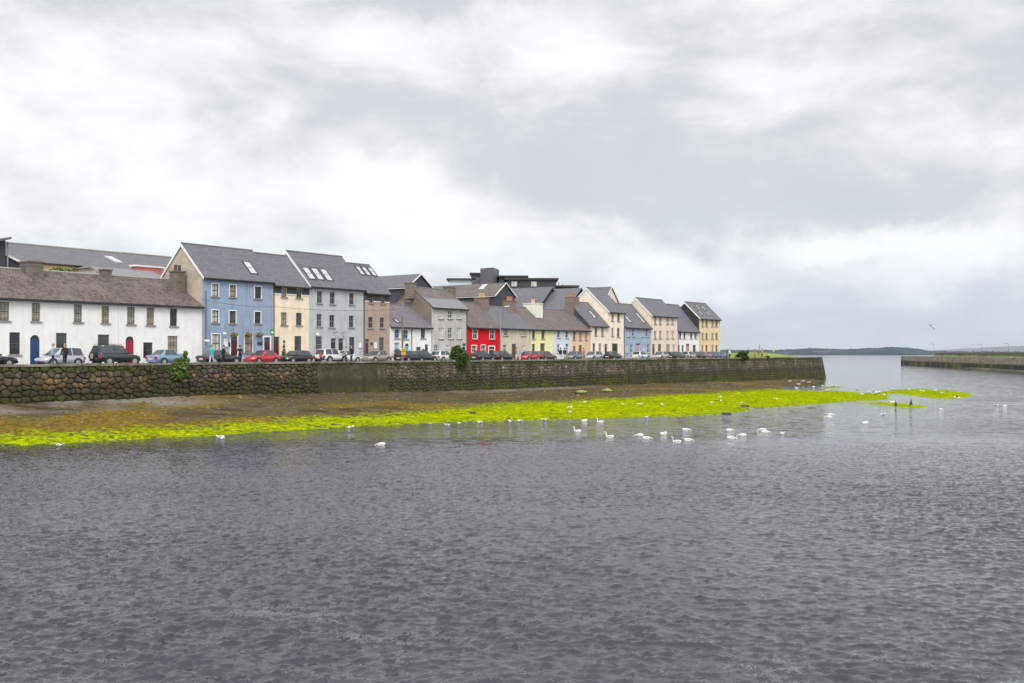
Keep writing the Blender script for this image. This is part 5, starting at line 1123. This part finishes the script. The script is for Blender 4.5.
car(522.5, 541, 352.6, 'hatch', (.50, .022, .035), 'red hatchback in front of the lemon yellow house', -1, metal=.1)
car(541, 558, 352.6, 'hatch', (.13, .05, .04), 'maroon brown hatchback between the red one and the pale blue house', 1, L=3.8)
car(566, 585.5, 352.6, 'saloon', (.16, .18, .19), 'grey saloon in front of the peach house', -1)
car(586, 604, 352.8, 'hatch', (.42, .44, .45), 'silver hatchback in front of the low cream house', -1)
car(603.5, 623.5, 353.2, 'saloon', (.015, .017, .02), 'black saloon by the wide dark entry of the tall cream house', 1)
car(634, 650.5, 352.4, 'hatch', (.66, .68, .70), 'white hatchback in front of the cornflower blue house', 1)
car(652.5, 670, 352.8, 'hatch', (.46, .43, .38), 'cream silver hatchback in front of the buff cream house', -1)
car(670.5, 687, 351.6, 'van', (.02, .022, .03), 'dark people carrier at the corner of the white house with pinkish door', 1, L=4.3)
car(686.5, 698.5, 352.8, 'hatch', (.40, .42, .42), 'silver grey hatchback in front of the white house with pinkish door', 1, L=3.8)
car(698, 708, 352.8, 'hatch', (.05, .05, .05), 'black hatchback at the left corner of the apricot house', 1, L=3.6)
car(706.5, 714.5, 352.4, 'hatch', (.50, .12, .12), 'pale red hatchback in front of the apricot house', 1, L=3.5)
car(712.5, 720.5, 352.8, 'hatch', (.04, .12, .15), 'teal hatchback at the right corner of the apricot house', 1, L=3.6)
car(718, 729, 351.4, 'van', (.07, .19, .38), 'blue people carrier last in the row of parked cars', 1, L=4.2)

# ------------------------------------------------------------------ people on the quay
M_skin = simple('skin', (.55, .33, .24), .6, var=.05)
def skin_mesh(nodes, edges, root_i, sub=1):
    me = bpy.data.meshes.new('figure'); me.from_pydata([n[:3] for n in nodes], edges, []); o = bpy.data.objects.new('figure', me); COL.objects.link(o)
    o.modifiers.new('s', 'SKIN'); sm = o.modifiers.new('u', 'SUBSURF'); sm.levels = sub; sm.render_levels = sub
    for i, n in enumerate(nodes):
        s = me.skin_vertices[0].data[i]; s.radius = (n[3], n[4] if len(n) > 4 else n[3]); s.use_root = (i == root_i)
    dg = bpy.context.evaluated_depsgraph_get(); out = bpy.data.meshes.new_from_object(o.evaluated_get(dg)); bpy.data.objects.remove(o); bpy.data.meshes.remove(me)
    out.shade_smooth(); return out
POSE = {}
def figure(pose):
    if pose in POSE: return POSE[pose]
    st = {'walk': (.22, -.20, .18, -.16), 'stand': (.03, -.03, .05, .02), 'turn': (.08, -.06, .22, .10)}[pose]; f1, f2, a1, a2 = st
    N_ = [(0, 0, .95, .155, .115), (0, 0, 1.12, .135, .10), (.01, 0, 1.32, .165, .115), (.01, 0, 1.44, .10, .09), (.015, 0, 1.51, .052), (.03, 0, 1.585, .075, .07), (.035, 0, 1.66, .088, .078), (.03, 0, 1.735, .055, .05)]
    E = [(0, 1), (1, 2), (2, 3), (3, 4), (4, 5), (5, 6), (6, 7)]
    for s, f, a in ((-1, f1, a2), (1, f2, a1)):
        i = len(N_); N_ += [(.0, s*.10, .86, .092), (f*.5+.04, s*.10, .49, .062), (f, s*.10, .10, .042), (f+.05, s*.105, .05, .045), (f+.17, s*.115, .035, .032)]; E += [(0, i), (i, i+1), (i+1, i+2), (i+2, i+3), (i+3, i+4)]
        i = len(N_); N_ += [(.0, s*.20, 1.40, .058), (a*.4-.02, s*.245, 1.14, .046), (a+.03, s*.24, .90, .030), (a+.05, s*.238, .845, .034)]; E += [(2, i), (i, i+1), (i+1, i+2), (i+2, i+3)]
        hnd = i+3
        for k, (dx, ln) in enumerate(((-.028, .060), (-.010, .075), (.010, .072), (.028, .058))):
            j = len(N_); N_ += [(a+.05+dx, s*.236, .815, .009), (a+.055+dx, s*.228, .815-ln*.55, .008), (a+.06+dx, s*.215, .815-ln, .007)]; E += [(hnd, j), (j, j+1), (j+1, j+2)]
        j = len(N_); N_ += [(a+.085, s*.222, .835, .010), (a+.10, s*.215, .80, .008)]; E += [(hnd, j), (j, j+1)]
    POSE[pose] = skin_mesh(N_, E, 0, 1)
    hm = bmesh.new(); bmesh.ops.create_icosphere(hm, subdivisions=3, radius=.115)
    for v in hm.verts:
        v.co = Vector((v.co.x*.96-.01, v.co.y*.86, v.co.z*1.05+1.655))
    bmesh.ops.delete(hm, geom=[v for v in hm.verts if v.co.z < 1.64 and v.co.x > -.045 or v.co.z < 1.585 or (v.co.x > .045 and v.co.z < 1.70)], context='VERTS')
    h = bpy.data.meshes.new('hair'); hm.to_mesh(h); hm.free(); h.shade_smooth()
    fm = bmesh.new()
    for y in (-.032, .032):
        bmesh.ops.create_icosphere(fm, subdivisions=1, radius=.013, matrix=Matrix.Translation((.118, y, 1.655)))
    e = bpy.data.meshes.new('eyes'); fm.to_mesh(e); fm.free()
    nm = bmesh.new(); bmesh.ops.create_icosphere(nm, subdivisions=2, radius=.018, matrix=Matrix.Translation((.132, 0, 1.628)) @ Matrix.Diagonal((1, .8, 1.5, 1)))
    for y in (-.085, .085): bmesh.ops.create_icosphere(nm, subdivisions=1, radius=.024, matrix=Matrix.Translation((.03, y, 1.645)) @ Matrix.Diagonal((.9, .5, 1.3, 1)))
    no = bpy.data.meshes.new('face_features'); nm.to_mesh(no); nm.free()
    mo = bmesh.new(); bmesh.ops.create_icosphere(mo, subdivisions=1, radius=.02, matrix=Matrix.Translation((.116, 0, 1.588)) @ Matrix.Diagonal((.5, 1.2, .35, 1))); mm = bpy.data.meshes.new('mouth'); mo.to_mesh(mm); mo.free()
    POSE[pose+'_bits'] = (h, e, no, mm); return POSE[pose]
def person(px, v, pose, top, legs, hair, label, rz=0.0, sc=1.0, z=ROAD, short=False):
    me = figure(pose).copy(); h, e, no, mm = [x.copy() for x in POSE[pose+'_bits']]
    sh = simple('shoe', (.03, .03, .03), .6); tm = simple('cloth_'+'_'.join(str(int(c*200)) for c in top), top, .85, var=.15, scale=9); lm = simple('cloth_'+'_'.join(str(int(c*200)) for c in legs), legs, .85, var=.15, scale=9)
    for m in (tm, lm, M_skin, sh): me.materials.append(m)
    for p in me.polygons:
        c = p.center; arm = abs(c.y) > .185
        p.material_index = 2 if c.z > 1.475 or (arm and c.z < (1.12 if short else .89)) else (0 if (c.z > .90 or arm) else (3 if c.z < .085 else 1))
    q = P(u_at(px, v), v); root = thing('person', label, 'person', (q.x, q.y, z), RZ+rz, 'people on the quay', sc)
    put('body', me, root); h.materials.append(simple('hair_'+'_'.join(str(int(c*200)) for c in hair), hair, .7)); put('hair', h, root)
    e.materials.append(M_trim); put('eyes', e, root); no.materials.append(M_skin); put('face', no, root); mm.materials.append(simple('lips', (.35, .12, .10), .5)); put('mouth', mm, root)
BLK = (.015, .015, .018); GRYH = (.35, .33, .31); BRH = (.06, .035, .02)
person(53.2, 5.2, 'stand', (.30, .38, .52), (.03, .035, .06), (.30, .20, .14), 'person in a light blue shirt and dark trousers by the silver people carrier', 2.4)
person(65, 5.0, 'turn', (.02, .02, .03), (.02, .022, .03), (.30, .18, .12), 'person in a navy top and dark trousers by the silver people carrier', 1.6)
person(211.6, 4.2, 'walk', (.03, .42, .42), (.50, .58, .62), (.22, .12, .07), 'person in a turquoise top and pale trousers walking past the navy saloon', .3)
person(223.6, 6.4, 'stand', BLK, BLK, BRH, 'person in black in front of the middle of the navy saloon', 2.0)
person(240, 6.0, 'turn', (.012, .014, .025), (.015, .016, .022), BRH, 'person in dark clothes at the front end of the navy saloon', 1.2)
person(351.6, 4.0, 'stand', BLK, BLK, BRH, 'tall person in black standing before the white hatchback', 2.6, 1.04)
person(346, 7.8, 'turn', (.45, .38, .34), (.05, .05, .06), (.18, .11, .06), 'person in a pale top between the two white cars', 2.2)
person(321, 8.2, 'turn', (.36, .02, .03), (.05, .05, .06), BRH, 'person in a red top bending behind the tall white car', .6, .72)
person(560.6, 6.0, 'walk', (.02, .02, .04), (.62, .60, .58), BRH, 'person in a dark top and white trousers in front of the pale blue house', .0)
person(564.6, 6.4, 'walk', (.03, .02, .03), (.60, .57, .55), BLK, 'person in black with cream trousers, right of a pair by the pale blue house', .1)
person(516.4, 6.8, 'stand', (.16, .20, .32), (.62, .66, .70), BRH, 'person in a blue top and white trousers by the navy hatchback', 1.9)
person(520, 6.2, 'stand', (.34, .34, .40), (.62, .64, .66), GRYH, 'person in a grey top and white trousers left of the red hatchback', 2.3)
person(583.6, 6.0, 'walk', (.42, .20, .20), (.40, .28, .26), BRH, 'person in a pinkish top in front of the peach house', .2)
person(727, 5.0, 'stand', (.03, .06, .14), (.02, .02, .03), BRH, 'person in navy beside the blue people carrier at the end of the row', 2.0)
person(729.6, 4.6, 'turn', (.62, .60, .58), (.02, .02, .025), GRYH, 'person in a white top and black trousers at the end of the row', 1.0)
person(748.2, 3.4, 'turn', (.04, .04, .05), (.42, .30, .26), BRH, 'person in a black top by the dark rounded bush', 1.4, z=ROAD+.1)
person(755, 3.2, 'stand', (.34, .22, .20), (.20, .14, .14), BRH, 'person in a dusty pink top on the lawn edge, left of three', 2.2, z=ROAD+.1)
person(758.6, 3.6, 'stand', (.14, .16, .10), (.36, .26, .24), GRYH, 'person in an olive top on the lawn edge, middle of three', 1.1, z=ROAD+.1)
person(762, 3.4, 'turn', (.40, .26, .24), (.12, .08, .09), BRH, 'person in a pale pink top on the lawn edge, right of three', 2.6, z=ROAD+.1)

# ------------------------------------------------------------------ street furniture
def post(name, label, cat, px, v, top, r, m, z=ROAD):
    q = P(u_at(px, v), v); h = z_at(px, top, v)-z; root = thing(name, label, cat, (q.x, q.y, z), RZ); k = MB(); k.tube([(0, 0, 0), (0, 0, h*.25), (0, 0, h*.26), (0, 0, h)], [r*1.3, r*1.3, r, r*.75], 10); k.build('pole', m, root); return root, h
M_wood = simple('weathered_pole_wood', (.17, .12, .085), .9); M_galv = simple('galvanised_steel', (.30, .31, .32), .45, .5)
rt, h = post('utility_pole', 'brown wooden pole with a yellow sign in front of the blue doored cottage', 'pole', 402.3, 1.6, 317, .10, M_wood)
zs = z_at(402.3, 351.3, 1.6)-ROAD; k = MB(); k.box(-.28, .34, -.15, -.125, zs-.36, zs+.36); so2 = k.build('sign', simple('yellow_sign', (.72, .40, .03), .5), rt)
k = MB(); k.box(-.17, .20, -.156, -.151, zs-.05, zs+.03); k.box(-.17, .12, -.156, -.151, zs+.12, zs+.18); k.build('sign_marks', M_trim, so2)
rt, h = post('street_lamp', 'tall grey street lamp between the red and beige houses', 'street lamp', 500.4, 10.9, 309, .08, M_galv)
k = MB(); k.tube([(0, 0, h), (0, -.25, h+.22), (0, -.9, h+.28)], .04, 6); k.build('bracket', M_galv, rt); k = MB(); k.prism([(-.13, -.75, h+.22), (.13, -.75, h+.22), (.09, -1.35, h+.26), (-.09, -1.35, h+.26)], (0, 0, 0), (0, 0, .13)); k.build('lamp_head', simple('lamp_white', (.65, .66, .66), .3), rt)
rt, h = post('utility_pole', 'slim dark pole against the left edge of the sky blue house', 'pole', 205.9, 11.5, 291, .07, simple('dark_grey_pole', (.09, .10, .12), .7))
k = MB(); k.box(-.16, .22, -.14, -.09, 1.05, 1.75); k.build('meter_box', simple('grey_box', (.22, .24, .27), .5), rt); k = MB(); k.box(-.25, .35, -.12, -.095, 2.1, 2.3); k.build('street_plate', M_white, rt)
rt, h = post('sign_post', 'thin post with a green sign at the edge of the cream house', 'sign', 271.8, 10.5, 329, .035, M_galv)
k = MB(); k.box(-.22, .24, -.06, -.04, h-.62, h-.02); so2 = k.build('sign', simple('green_sign', (.02, .30, .06), .5), rt); k = MB(); k.box(-.10, .12, -.066, -.061, h-.42, h-.22); k.build('sign_marks', M_white, so2)
rt, h = post('street_lamp', 'slim grey lamp post rising in front of the purple slate roof', 'street lamp', 402.9, 11.4, 303, .06, M_galv)
k = MB(); k.tube([(0, 0, h), (0, -.2, h+.15), (0, -.6, h+.18)], .03, 6); k.build('bracket', M_galv, rt); k = MB(); k.box(-.1, .1, -1.05, -.6, h+.14, h+.25); k.build('lamp_head', M_greyf, rt)
rt, h = post('mast', 'thin mast with a cross arm standing on the far lawn', 'mast', 759.6, 18, 344.8, .07, M_greyf, ROAD+.7); k = MB(); k.box(-.6, .6, -.05, .05, h-.5, h-.4); k.box(-.4, .4, -.04, .04, h-1.0, h-.93); k.build('cross_arm', M_greyf, rt)
rt, h = post('sign_post', 'small yellow sign on a post at the far lawn', 'sign', 773.4, 9, 347.6, .05, M_galv, ROAD+.6); k = MB(); k.box(-.35, .35, -.1, -.06, h-.75, h); k.build('sign', simple('pale_yellow_sign', (.66, .60, .22), .5), rt)
# baskets, plates, lamps and planters on the fronts
for px, lb in ((230.8, 'hanging flower basket left of the first maroon door on the sky blue house'), (245.6, 'hanging flower basket by the window between the maroon doors'), (257, 'hanging flower basket left of the second maroon door')):
    u = u_at(px, VF); q = P(u, VF-.42); z = z_at(px, 335.4, VF); rt = thing('hanging_basket', lb, 'flower basket', (q.x, q.y, z), RZ, 'flower baskets on the sky blue house')
    k = MB(); k.tube([(0, 0, -.22), (0, 0, -.15), (0, 0, 0)], [.06, .18, .25], 12); k.build('basket', simple('coir', (.16, .10, .05), .9), rt)
    rnd = random.Random(int(px)); k = MB(); leaf_cloud(k, Vector((0, 0, .05)), (.42, .42, .26), 160, .09, [(.10, .16, .03), (.16, .20, .03), (.50, .40, .04), (.40, .10, .06)], rnd); k.build('flowers', M_leaf, rt, recalc=False)
    k = MB(); k.tube([(0, .41, .55), (0, 0, .6), (0, 0, .1)], .015, 5); k.build('bracket', M_dark, rt)
def plate(px, py, w_, h_, label, m, marks=0, name='wall_sign'):
    u = u_at(px, VF); q = P(u, VF-.03); z = z_at(px, py, VF); rt = thing(name, label, 'sign', (q.x, q.y, z), RZ); k = MB(); k.box(-w_/2, w_/2, -.02, .02, -h_/2, h_/2); k.build('board', m, rt)
    k = MB(); fr = .03; k.box(-w_/2-fr, w_/2+fr, -.03, .015, h_/2+.001, h_/2+fr); k.box(-w_/2-fr, w_/2+fr, -.03, .015, -h_/2-fr, -h_/2-.001); k.build('frame', M_greyf, rt)
plate(225.6, 342.4, .42, .85, 'white notice board between the shop window and first maroon door', M_white); plate(229.2, 344.6, .18, .34, 'small dark plaque beside the white notice board', M_dark); plate(360, 345, .42, .62, 'white notice board on the blue grey house', M_white); plate(375.4, 345.2, .45, .7, 'white notice board right of the purple door', M_white); plate(371.4, 343.8, .26, .3, 'round dark plaque beside the purple door', M_dark); plate(284, 341.6, .24, .18, 'small dark plaque on the cream house', M_dark); plate(259.6, 343.6, .55, .28, 'dark lettered board left of the second maroon door', M_dark)
def wall_lamp(px, py, label, m):
    q = P(u_at(px, VF), VF-.02); rt = thing('wall_lamp', label, 'lamp', (q.x, q.y, z_at(px, py, VF)), RZ); k = MB(); k.tube([(0, 0, 0), (0, -.35, .12)], .02, 5); k.build('arm', M_dark, rt); k = MB(); k.tube([(0, -.35, .14), (0, -.35, .06), (0, -.35, -.06)], [.05, .16, .20], 10); k.build('shade', m, rt)
wall_lamp(222, 333.4, 'white wall lamp on the sky blue house', M_white); wall_lamp(315, 334.2, 'white wall lamp on the blue grey house', M_white); wall_lamp(334, 332.6, 'grey round wall lamp above the left black door', M_greyf); wall_lamp(341.4, 333, 'grey round wall lamp above the right black door', M_greyf)
q = P(u_at(397.4, 11.4), 11.4); rt = thing('planter_stand', 'bushy plant on a stand below the blue window of the cottage', 'plant', (q.x, q.y, ROAD+.12)); k = MB(); k.tube([(0, 0, 0), (0, 0, .75)], .03, 6); k.tube([(0, 0, .0), (0, 0, .03)], .2, 10); k.build('stand', M_dark, rt); k = MB(); k.tube([(0, 0, .75), (0, 0, 1.0)], [.2, .3], 10); k.build('pot', M_pot, rt)
k = MB(); leaf_cloud(k, Vector((0, 0, 1.15)), (.42, .4, .26), 150, .09, DKG, random.Random(4)); k.build('foliage', M_leaf, rt, recalc=False)
q = P(u_at(423.8, 11.3), 11.3); rt = thing('planter', 'potted bush by the brown cottage door', 'plant', (q.x, q.y, ROAD+.12)); k = MB(); k.tube([(0, 0, 0), (0, 0, .4)], [.2, .28], 10); k.build('pot', M_pot, rt); k = MB(); leaf_cloud(k, Vector((0, 0, .95)), (.38, .38, .6), 160, .1, DKG, random.Random(6)); k.build('foliage', M_leaf, rt, recalc=False)
# overhead cable strung along the fronts
def cable(pa, pb, za, zb_, sag, label, v=VF-.5):
    k = MB(); a, b = P(u_at(pa, v), v), P(u_at(pb, v), v); n = 24
    k.tube([(*a.lerp(b, i/n), za+(zb_-za)*i/n-sag*4*(i/n)*(1-i/n)) for i in range(n+1)], .016, 5); tag(k.build('overhead_cable', M_trim), label, 'cable', 'overhead cables')
cable(201, 275, z_at(201, 299, VF), z_at(275, 307, VF), .25, 'thin black overhead cable across the sky blue house'); cable(275, 402.5, z_at(275, 307, VF), z_at(402.5, 309, VF), .3, 'thin black overhead cable across the cream and blue grey houses')

# ------------------------------------------------------------------ swans and gulls
M_swan = simple('white_plumage', (.82, .82, .80), .8, var=.04); M_beak = simple('orange_beak', (.60, .22, .04), .5); M_gw = simple('gull_grey_wing', (.42, .44, .47), .8); M_blackf = simple('black_plumage', (.015, .015, .017), .6); M_brf = simple('brown_plumage', (.10, .075, .05), .8); M_leg = simple('bird_leg', (.40, .22, .15), .6)
def bird_body(neck, body):
    N_ = body+neck; E = [(i, i+1) for i in range(len(N_)-1)]; return skin_mesh(N_, E, 2, 2)
SW = [(-.52, 0, .16, .035, .06), (-.36, 0, .13, .13, .12), (-.08, 0, .10, .21, .17), (.22, 0, .10, .18, .15), (.40, 0, .16, .09, .09)]
SWAN = {'up': bird_body([(.48, 0, .30, .055), (.46, 0, .48, .045), (.47, 0, .64, .043), (.54, 0, .74, .045), (.63, 0, .74, .058), (.71, 0, .70, .035)], SW),
        'low': bird_body([(.48, 0, .17, .055), (.58, 0, .15, .045), (.67, 0, .09, .043), (.74, 0, .02, .045), (.78, 0, -.05, .045)], SW),
        'rest': bird_body([(.42, 0, .30, .06), (.34, 0, .42, .048), (.22, 0, .43, .05), (.10, 0, .38, .055), (.0, 0, .33, .03)], SW)}
def wing_mesh(L_, m, z, h_=.16):
    bm = bmesh.new(); bmesh.ops.create_icosphere(bm, subdivisions=3, radius=1)
    for v in bm.verts:
        x = v.co.x; t_ = (x+1)/2; v.co = Vector((x*L_-.10*L_/.5, v.co.y*.055*(1+.3*t_)*(L_/.42), z+v.co.z*h_*(.35+.65*t_)*(1 if v.co.z > 0 else .7)+(.06*(1-t_))))
    me = bpy.data.meshes.new('wing'); bm.to_mesh(me); bm.free(); me.materials.append(m); me.shade_smooth(); return me
for m in SWAN.values(): m.materials.append(M_swan)
SWW = wing_mesh(.42, M_swan, .22)
def beak_mesh(p0, p1, r, m): k = MB(); k.tube([p0, Vector(p0).lerp(Vector(p1), .5), p1], [r, r*.7, r*.25], 8); return k.data('beak', m, True)
SWB = {'up': beak_mesh((.70, 0, .70), (.83, 0, .655), .028, M_beak), 'low': beak_mesh((.785, 0, -.05), (.81, 0, -.16), .028, M_beak), 'rest': beak_mesh((.0, 0, .33), (-.1, 0, .29), .028, M_beak)}
def swan(px, py, pose, hd, label, sc=.47, group='swans on the river'):
    q = on_plane(px, py); rt = thing('swan', label, 'swan', (q.x, q.y, -.02 if bz(q.x, q.y) < .02 else bz(q.x, q.y)), hd, group, sc)
    put('body', SWAN[pose], rt)
    for s in (-1, 1): put('wing', SWW, rt, (0, s*.135, .0), (s*-.25, 0, 0))
    put('beak', SWB[pose], rt)
W_ = math.pi
for a in [(381, 445.2, 'low', 2.9, 'lone white swan nearest the camera below the dark green bank'), (577.6, 432, 'up', 2.7, 'white swan with raised neck, leftmost of the flock'), (584.6, 421.6, 'rest', .3, 'white swan at the green edge left of its neighbour, neck tucked in'),
          (600.4, 422.6, 'up', 2.9, 'white swan with raised neck at the green edge, above the leftmost swans'), (610, 437.6, 'up', 3.0, 'white swan facing left by itself in front of the flock'), (639.6, 436, 'low', 2.8, 'white swan feeding behind another of a close pair, left pair of the flock'),
          (647, 438.8, 'low', .2, 'white swan feeding, front one of the left close pair'), (664, 434.8, 'rest', .4, 'white swan resting midway between the two close pairs'), (677, 442.6, 'up', 2.9, 'white swan facing left, front one of the right close pair'), (688.4, 440.8, 'low', .3, 'white swan feeding, rear one of the right close pair'),
          (686, 430.4, 'low', .1, 'white swan feeding in open water above the right close pair'), (730, 431, 'low', .3, 'white swan feeding, upper left of a group of three'), (742.4, 436, 'low', 2.9, 'white swan feeding, right of a group of three'), (731.4, 438.8, 'low', .1, 'white swan feeding, lowest of a group of three'),
          (762.4, 430.6, 'low', 2.9, 'white swan feeding, rear of two overlapping swans'), (766, 432.8, 'low', .1, 'white swan feeding, front of two overlapping swans'), (782.6, 434.2, 'low', 1.2, 'white swan feeding alone at the right of the flock'), (831, 415.2, 'low', .2, 'white swan, rear of two swimming off the tip of the green bank'),
          (828.6, 417.6, 'low', 2.8, 'white swan, front of two swimming off the tip of the green bank'), (865.4, 423.8, 'rest', .4, 'white swan alone in open water right of the flock'), (941, 409.6, 'low', .2, 'white swan low in the water just beyond the right end of the small spit', .36), (1005, 406.2, 'rest', .2, 'white swan alone in open water nearest the right edge', .36),
          (796.4, 388.6, 'up', 2.2, 'large white swan standing in the pool by the quay head among gulls'), (893, 404.2, 'rest', .3, 'white bird like a swan between the two cormorants', .5)]: swan(*a)
GB_ = [(-.22, 0, .20, .012, .03), (-.14, 0, .185, .045, .05), (-.02, 0, .175, .068, .065), (.09, 0, .185, .06, .058), (.145, 0, .225, .034, .034), (.175, 0, .268, .04, .036), (.20, 0, .272, .025, .024)]
GULL = skin_mesh(GB_, [(i, i+1) for i in range(6)], 2, 2); GULL.materials.append(M_swan); GWING = wing_mesh(.17, M_gw, .195, .055); GBK = beak_mesh((.21, 0, .27), (.275, 0, .255), .012, simple('yellow_beak', (.60, .42, .06), .5))
k = MB(); k.tube([(.0, 0, .14), (.0, 0, .0)], .008, 5); k.tube([(-.01, 0, .005), (.05, 0, .004)], [.012, .006], 5); GLEG = k.data('leg', M_leg)
def gull(x, y, z, hd, label, group, sc=1.15, dark=False, legs=True):
    rt = thing('gull', label, 'gull', (x, y, z), hd, group, sc); put('body', GULL, rt)
    for s in (-1, 1): put('wing', GWING, rt, (0, s*.052, 0), (s*-.3, 0, 0)); (put('leg', GLEG, rt, (0, s*.025, 0)) if legs else None)
    put('beak', GBK, rt)
def gull_px(px, py, label, group, sc=1.15):
    q = on_plane(px, py); z = bz(q.x, q.y)
    if z > .02: q = on_plane(px, py, z); z = bz(q.x, q.y)
    wet = z < .0; gull(q.x, q.y, -.13*sc if wet else z-.01, random.uniform(0, 6.28), label, group, sc, legs=not wet)
gull_px(220, 438, 'white gull floating off the green edge below the light blue car', 'gulls'); gull_px(222, 428, 'white gull standing on the green algae below the sky blue house', 'gulls', 1.0); gull_px(60, 446.4, 'white gull on the water near the left edge', 'gulls', 1.2); gull_px(112, 418.5, 'white gull standing on the brown foreshore at the left', 'gulls', 1.1)
for px, py in [(351, 428), (430, 424.5), (447, 415), (459.5, 424), (480, 423.2), (510, 418), (520, 418.4), (544, 414), (570, 405.5), (585, 403), (623, 405), (640, 404.5), (662, 405), (570, 409), (720, 397), (712, 402.5), (742, 404), (721, 401), (646, 414.5), (776, 399.5)]:
    gull_px(px, py, 'small white gull standing on the bright green algae', 'gulls on the green algae', random.uniform(.85, 1.1))
for px, py in [(789.5, 382.5), (803, 382.4), (798.5, 385), (809, 383.6), (813.5, 387.6), (822.4, 386.4), (833.6, 386)]:
    gull_px(px, py, 'white gull in the shallow pool at the foot of the quay head', 'gulls by the quay head', random.uniform(1.25, 1.6))
for px, py in [(857.5, 389.6), (873.6, 390.8), (893.5, 389.8), (869, 394.6), (862, 395.8), (878, 394.6), (948, 390.2), (935, 393), (922, 392.5), (942, 395.5), (909, 391), (884, 395.5)]:
    gull_px(px, py, 'white gull along the thin green spit at the right', 'gulls on the spit', random.uniform(1.1, 1.7))
for px, py in [(996, 405.8), (883, 415)]: gull_px(px, py, 'small gull floating alone on open water at the right', 'gulls afloat', 1.1)
# cormorants on the small spit
CB = skin_mesh([(-.22, 0, .06, .03, .05), (-.12, 0, .20, .07, .07), (0, 0, .36, .10, .09), (.05, 0, .50, .075, .07), (.07, 0, .62, .045), (.05, 0, .74, .036), (.08, 0, .81, .040), (.13, 0, .815, .03)], [(i, i+1) for i in range(7)], 2, 2); CB.materials.append(M_blackf)
CBW = wing_mesh(.24, M_blackf, 0, .10); CBK = beak_mesh((.14, 0, .815), (.24, 0, .80), .016, M_greyf)
for px, py, lb, hd in [(895.6, 408, 'black cormorant standing upright on the small green spit, the left one', 1.2), (910.8, 407.2, 'black cormorant standing upright on the small green spit, the right one', .3)]:
    q = on_plane(px, py); rt = thing('cormorant', lb, 'cormorant', (q.x, q.y, max(bz(q.x, q.y), 0)-.02), hd, 'cormorants', .85); put('body', CB, rt); put('beak', CBK, rt)
    for s in (-1, 1): put('wing', CBW, rt, (.02, s*.085, .36), (0, 1.05, 0)); put('leg', GLEG, rt, (-.03, s*.03, .02))
# a gull in flight over the bay
def flyer(x, y, z, hd, label, sc, bank):
    rt = thing('flying_gull', label, 'gull', (x, y, z), hd, None, sc); rt.rotation_euler = (bank, 0, hd); put('body', GULL, rt, (0, 0, -.19)); put('beak', GBK, rt, (0, 0, -.19))
    for s in (-1, 1):
        k = MB(); o = [(.07, .03*s, .0), (.10, .24*s, .07), (.06, .44*s, .06), (-.04, .66*s, .02), (-.05, .45*s, .05), (-.05, .22*s, .055), (-.07, .03*s, .0)]; k.prism(o, (0, 0, 0), (0, 0, .012)); k.build('wing', M_gw, rt)
y = 95.0; flyer((932-512)/F*y, y, CAMZ+(HZ-327)/F*y, 2.2, 'grey gull flying above the breakwater', .9, .5)
y = 62.0; flyer((957-512)/F*y*1.0, y, CAMZ+(HZ-402.5)/F*y+.3, 2.8, 'gull skimming the water past the green spit', .8, .2)

# ------------------------------------------------------------------ air over the bay
mb = MB(); mb.box(-22000, 22000, -400, 26500, -6, 420)
hz = mb.build('haze', bpy.data.materials.new('haze_air'))
hm_ = hz.data.materials[0]; hm_.use_nodes = True; tt_ = NT(hm_.node_tree); hm_.node_tree.nodes.clear()
vol = tt_.add('ShaderNodeVolumePrincipled', {'Color': (.86, .92, 1.0), 'Density': .000030, 'Anisotropy': .2}); tt_.l.new(vol.outputs[0], tt_.add('ShaderNodeOutputMaterial').inputs['Volume'])
hz['kind'] = 'stuff'
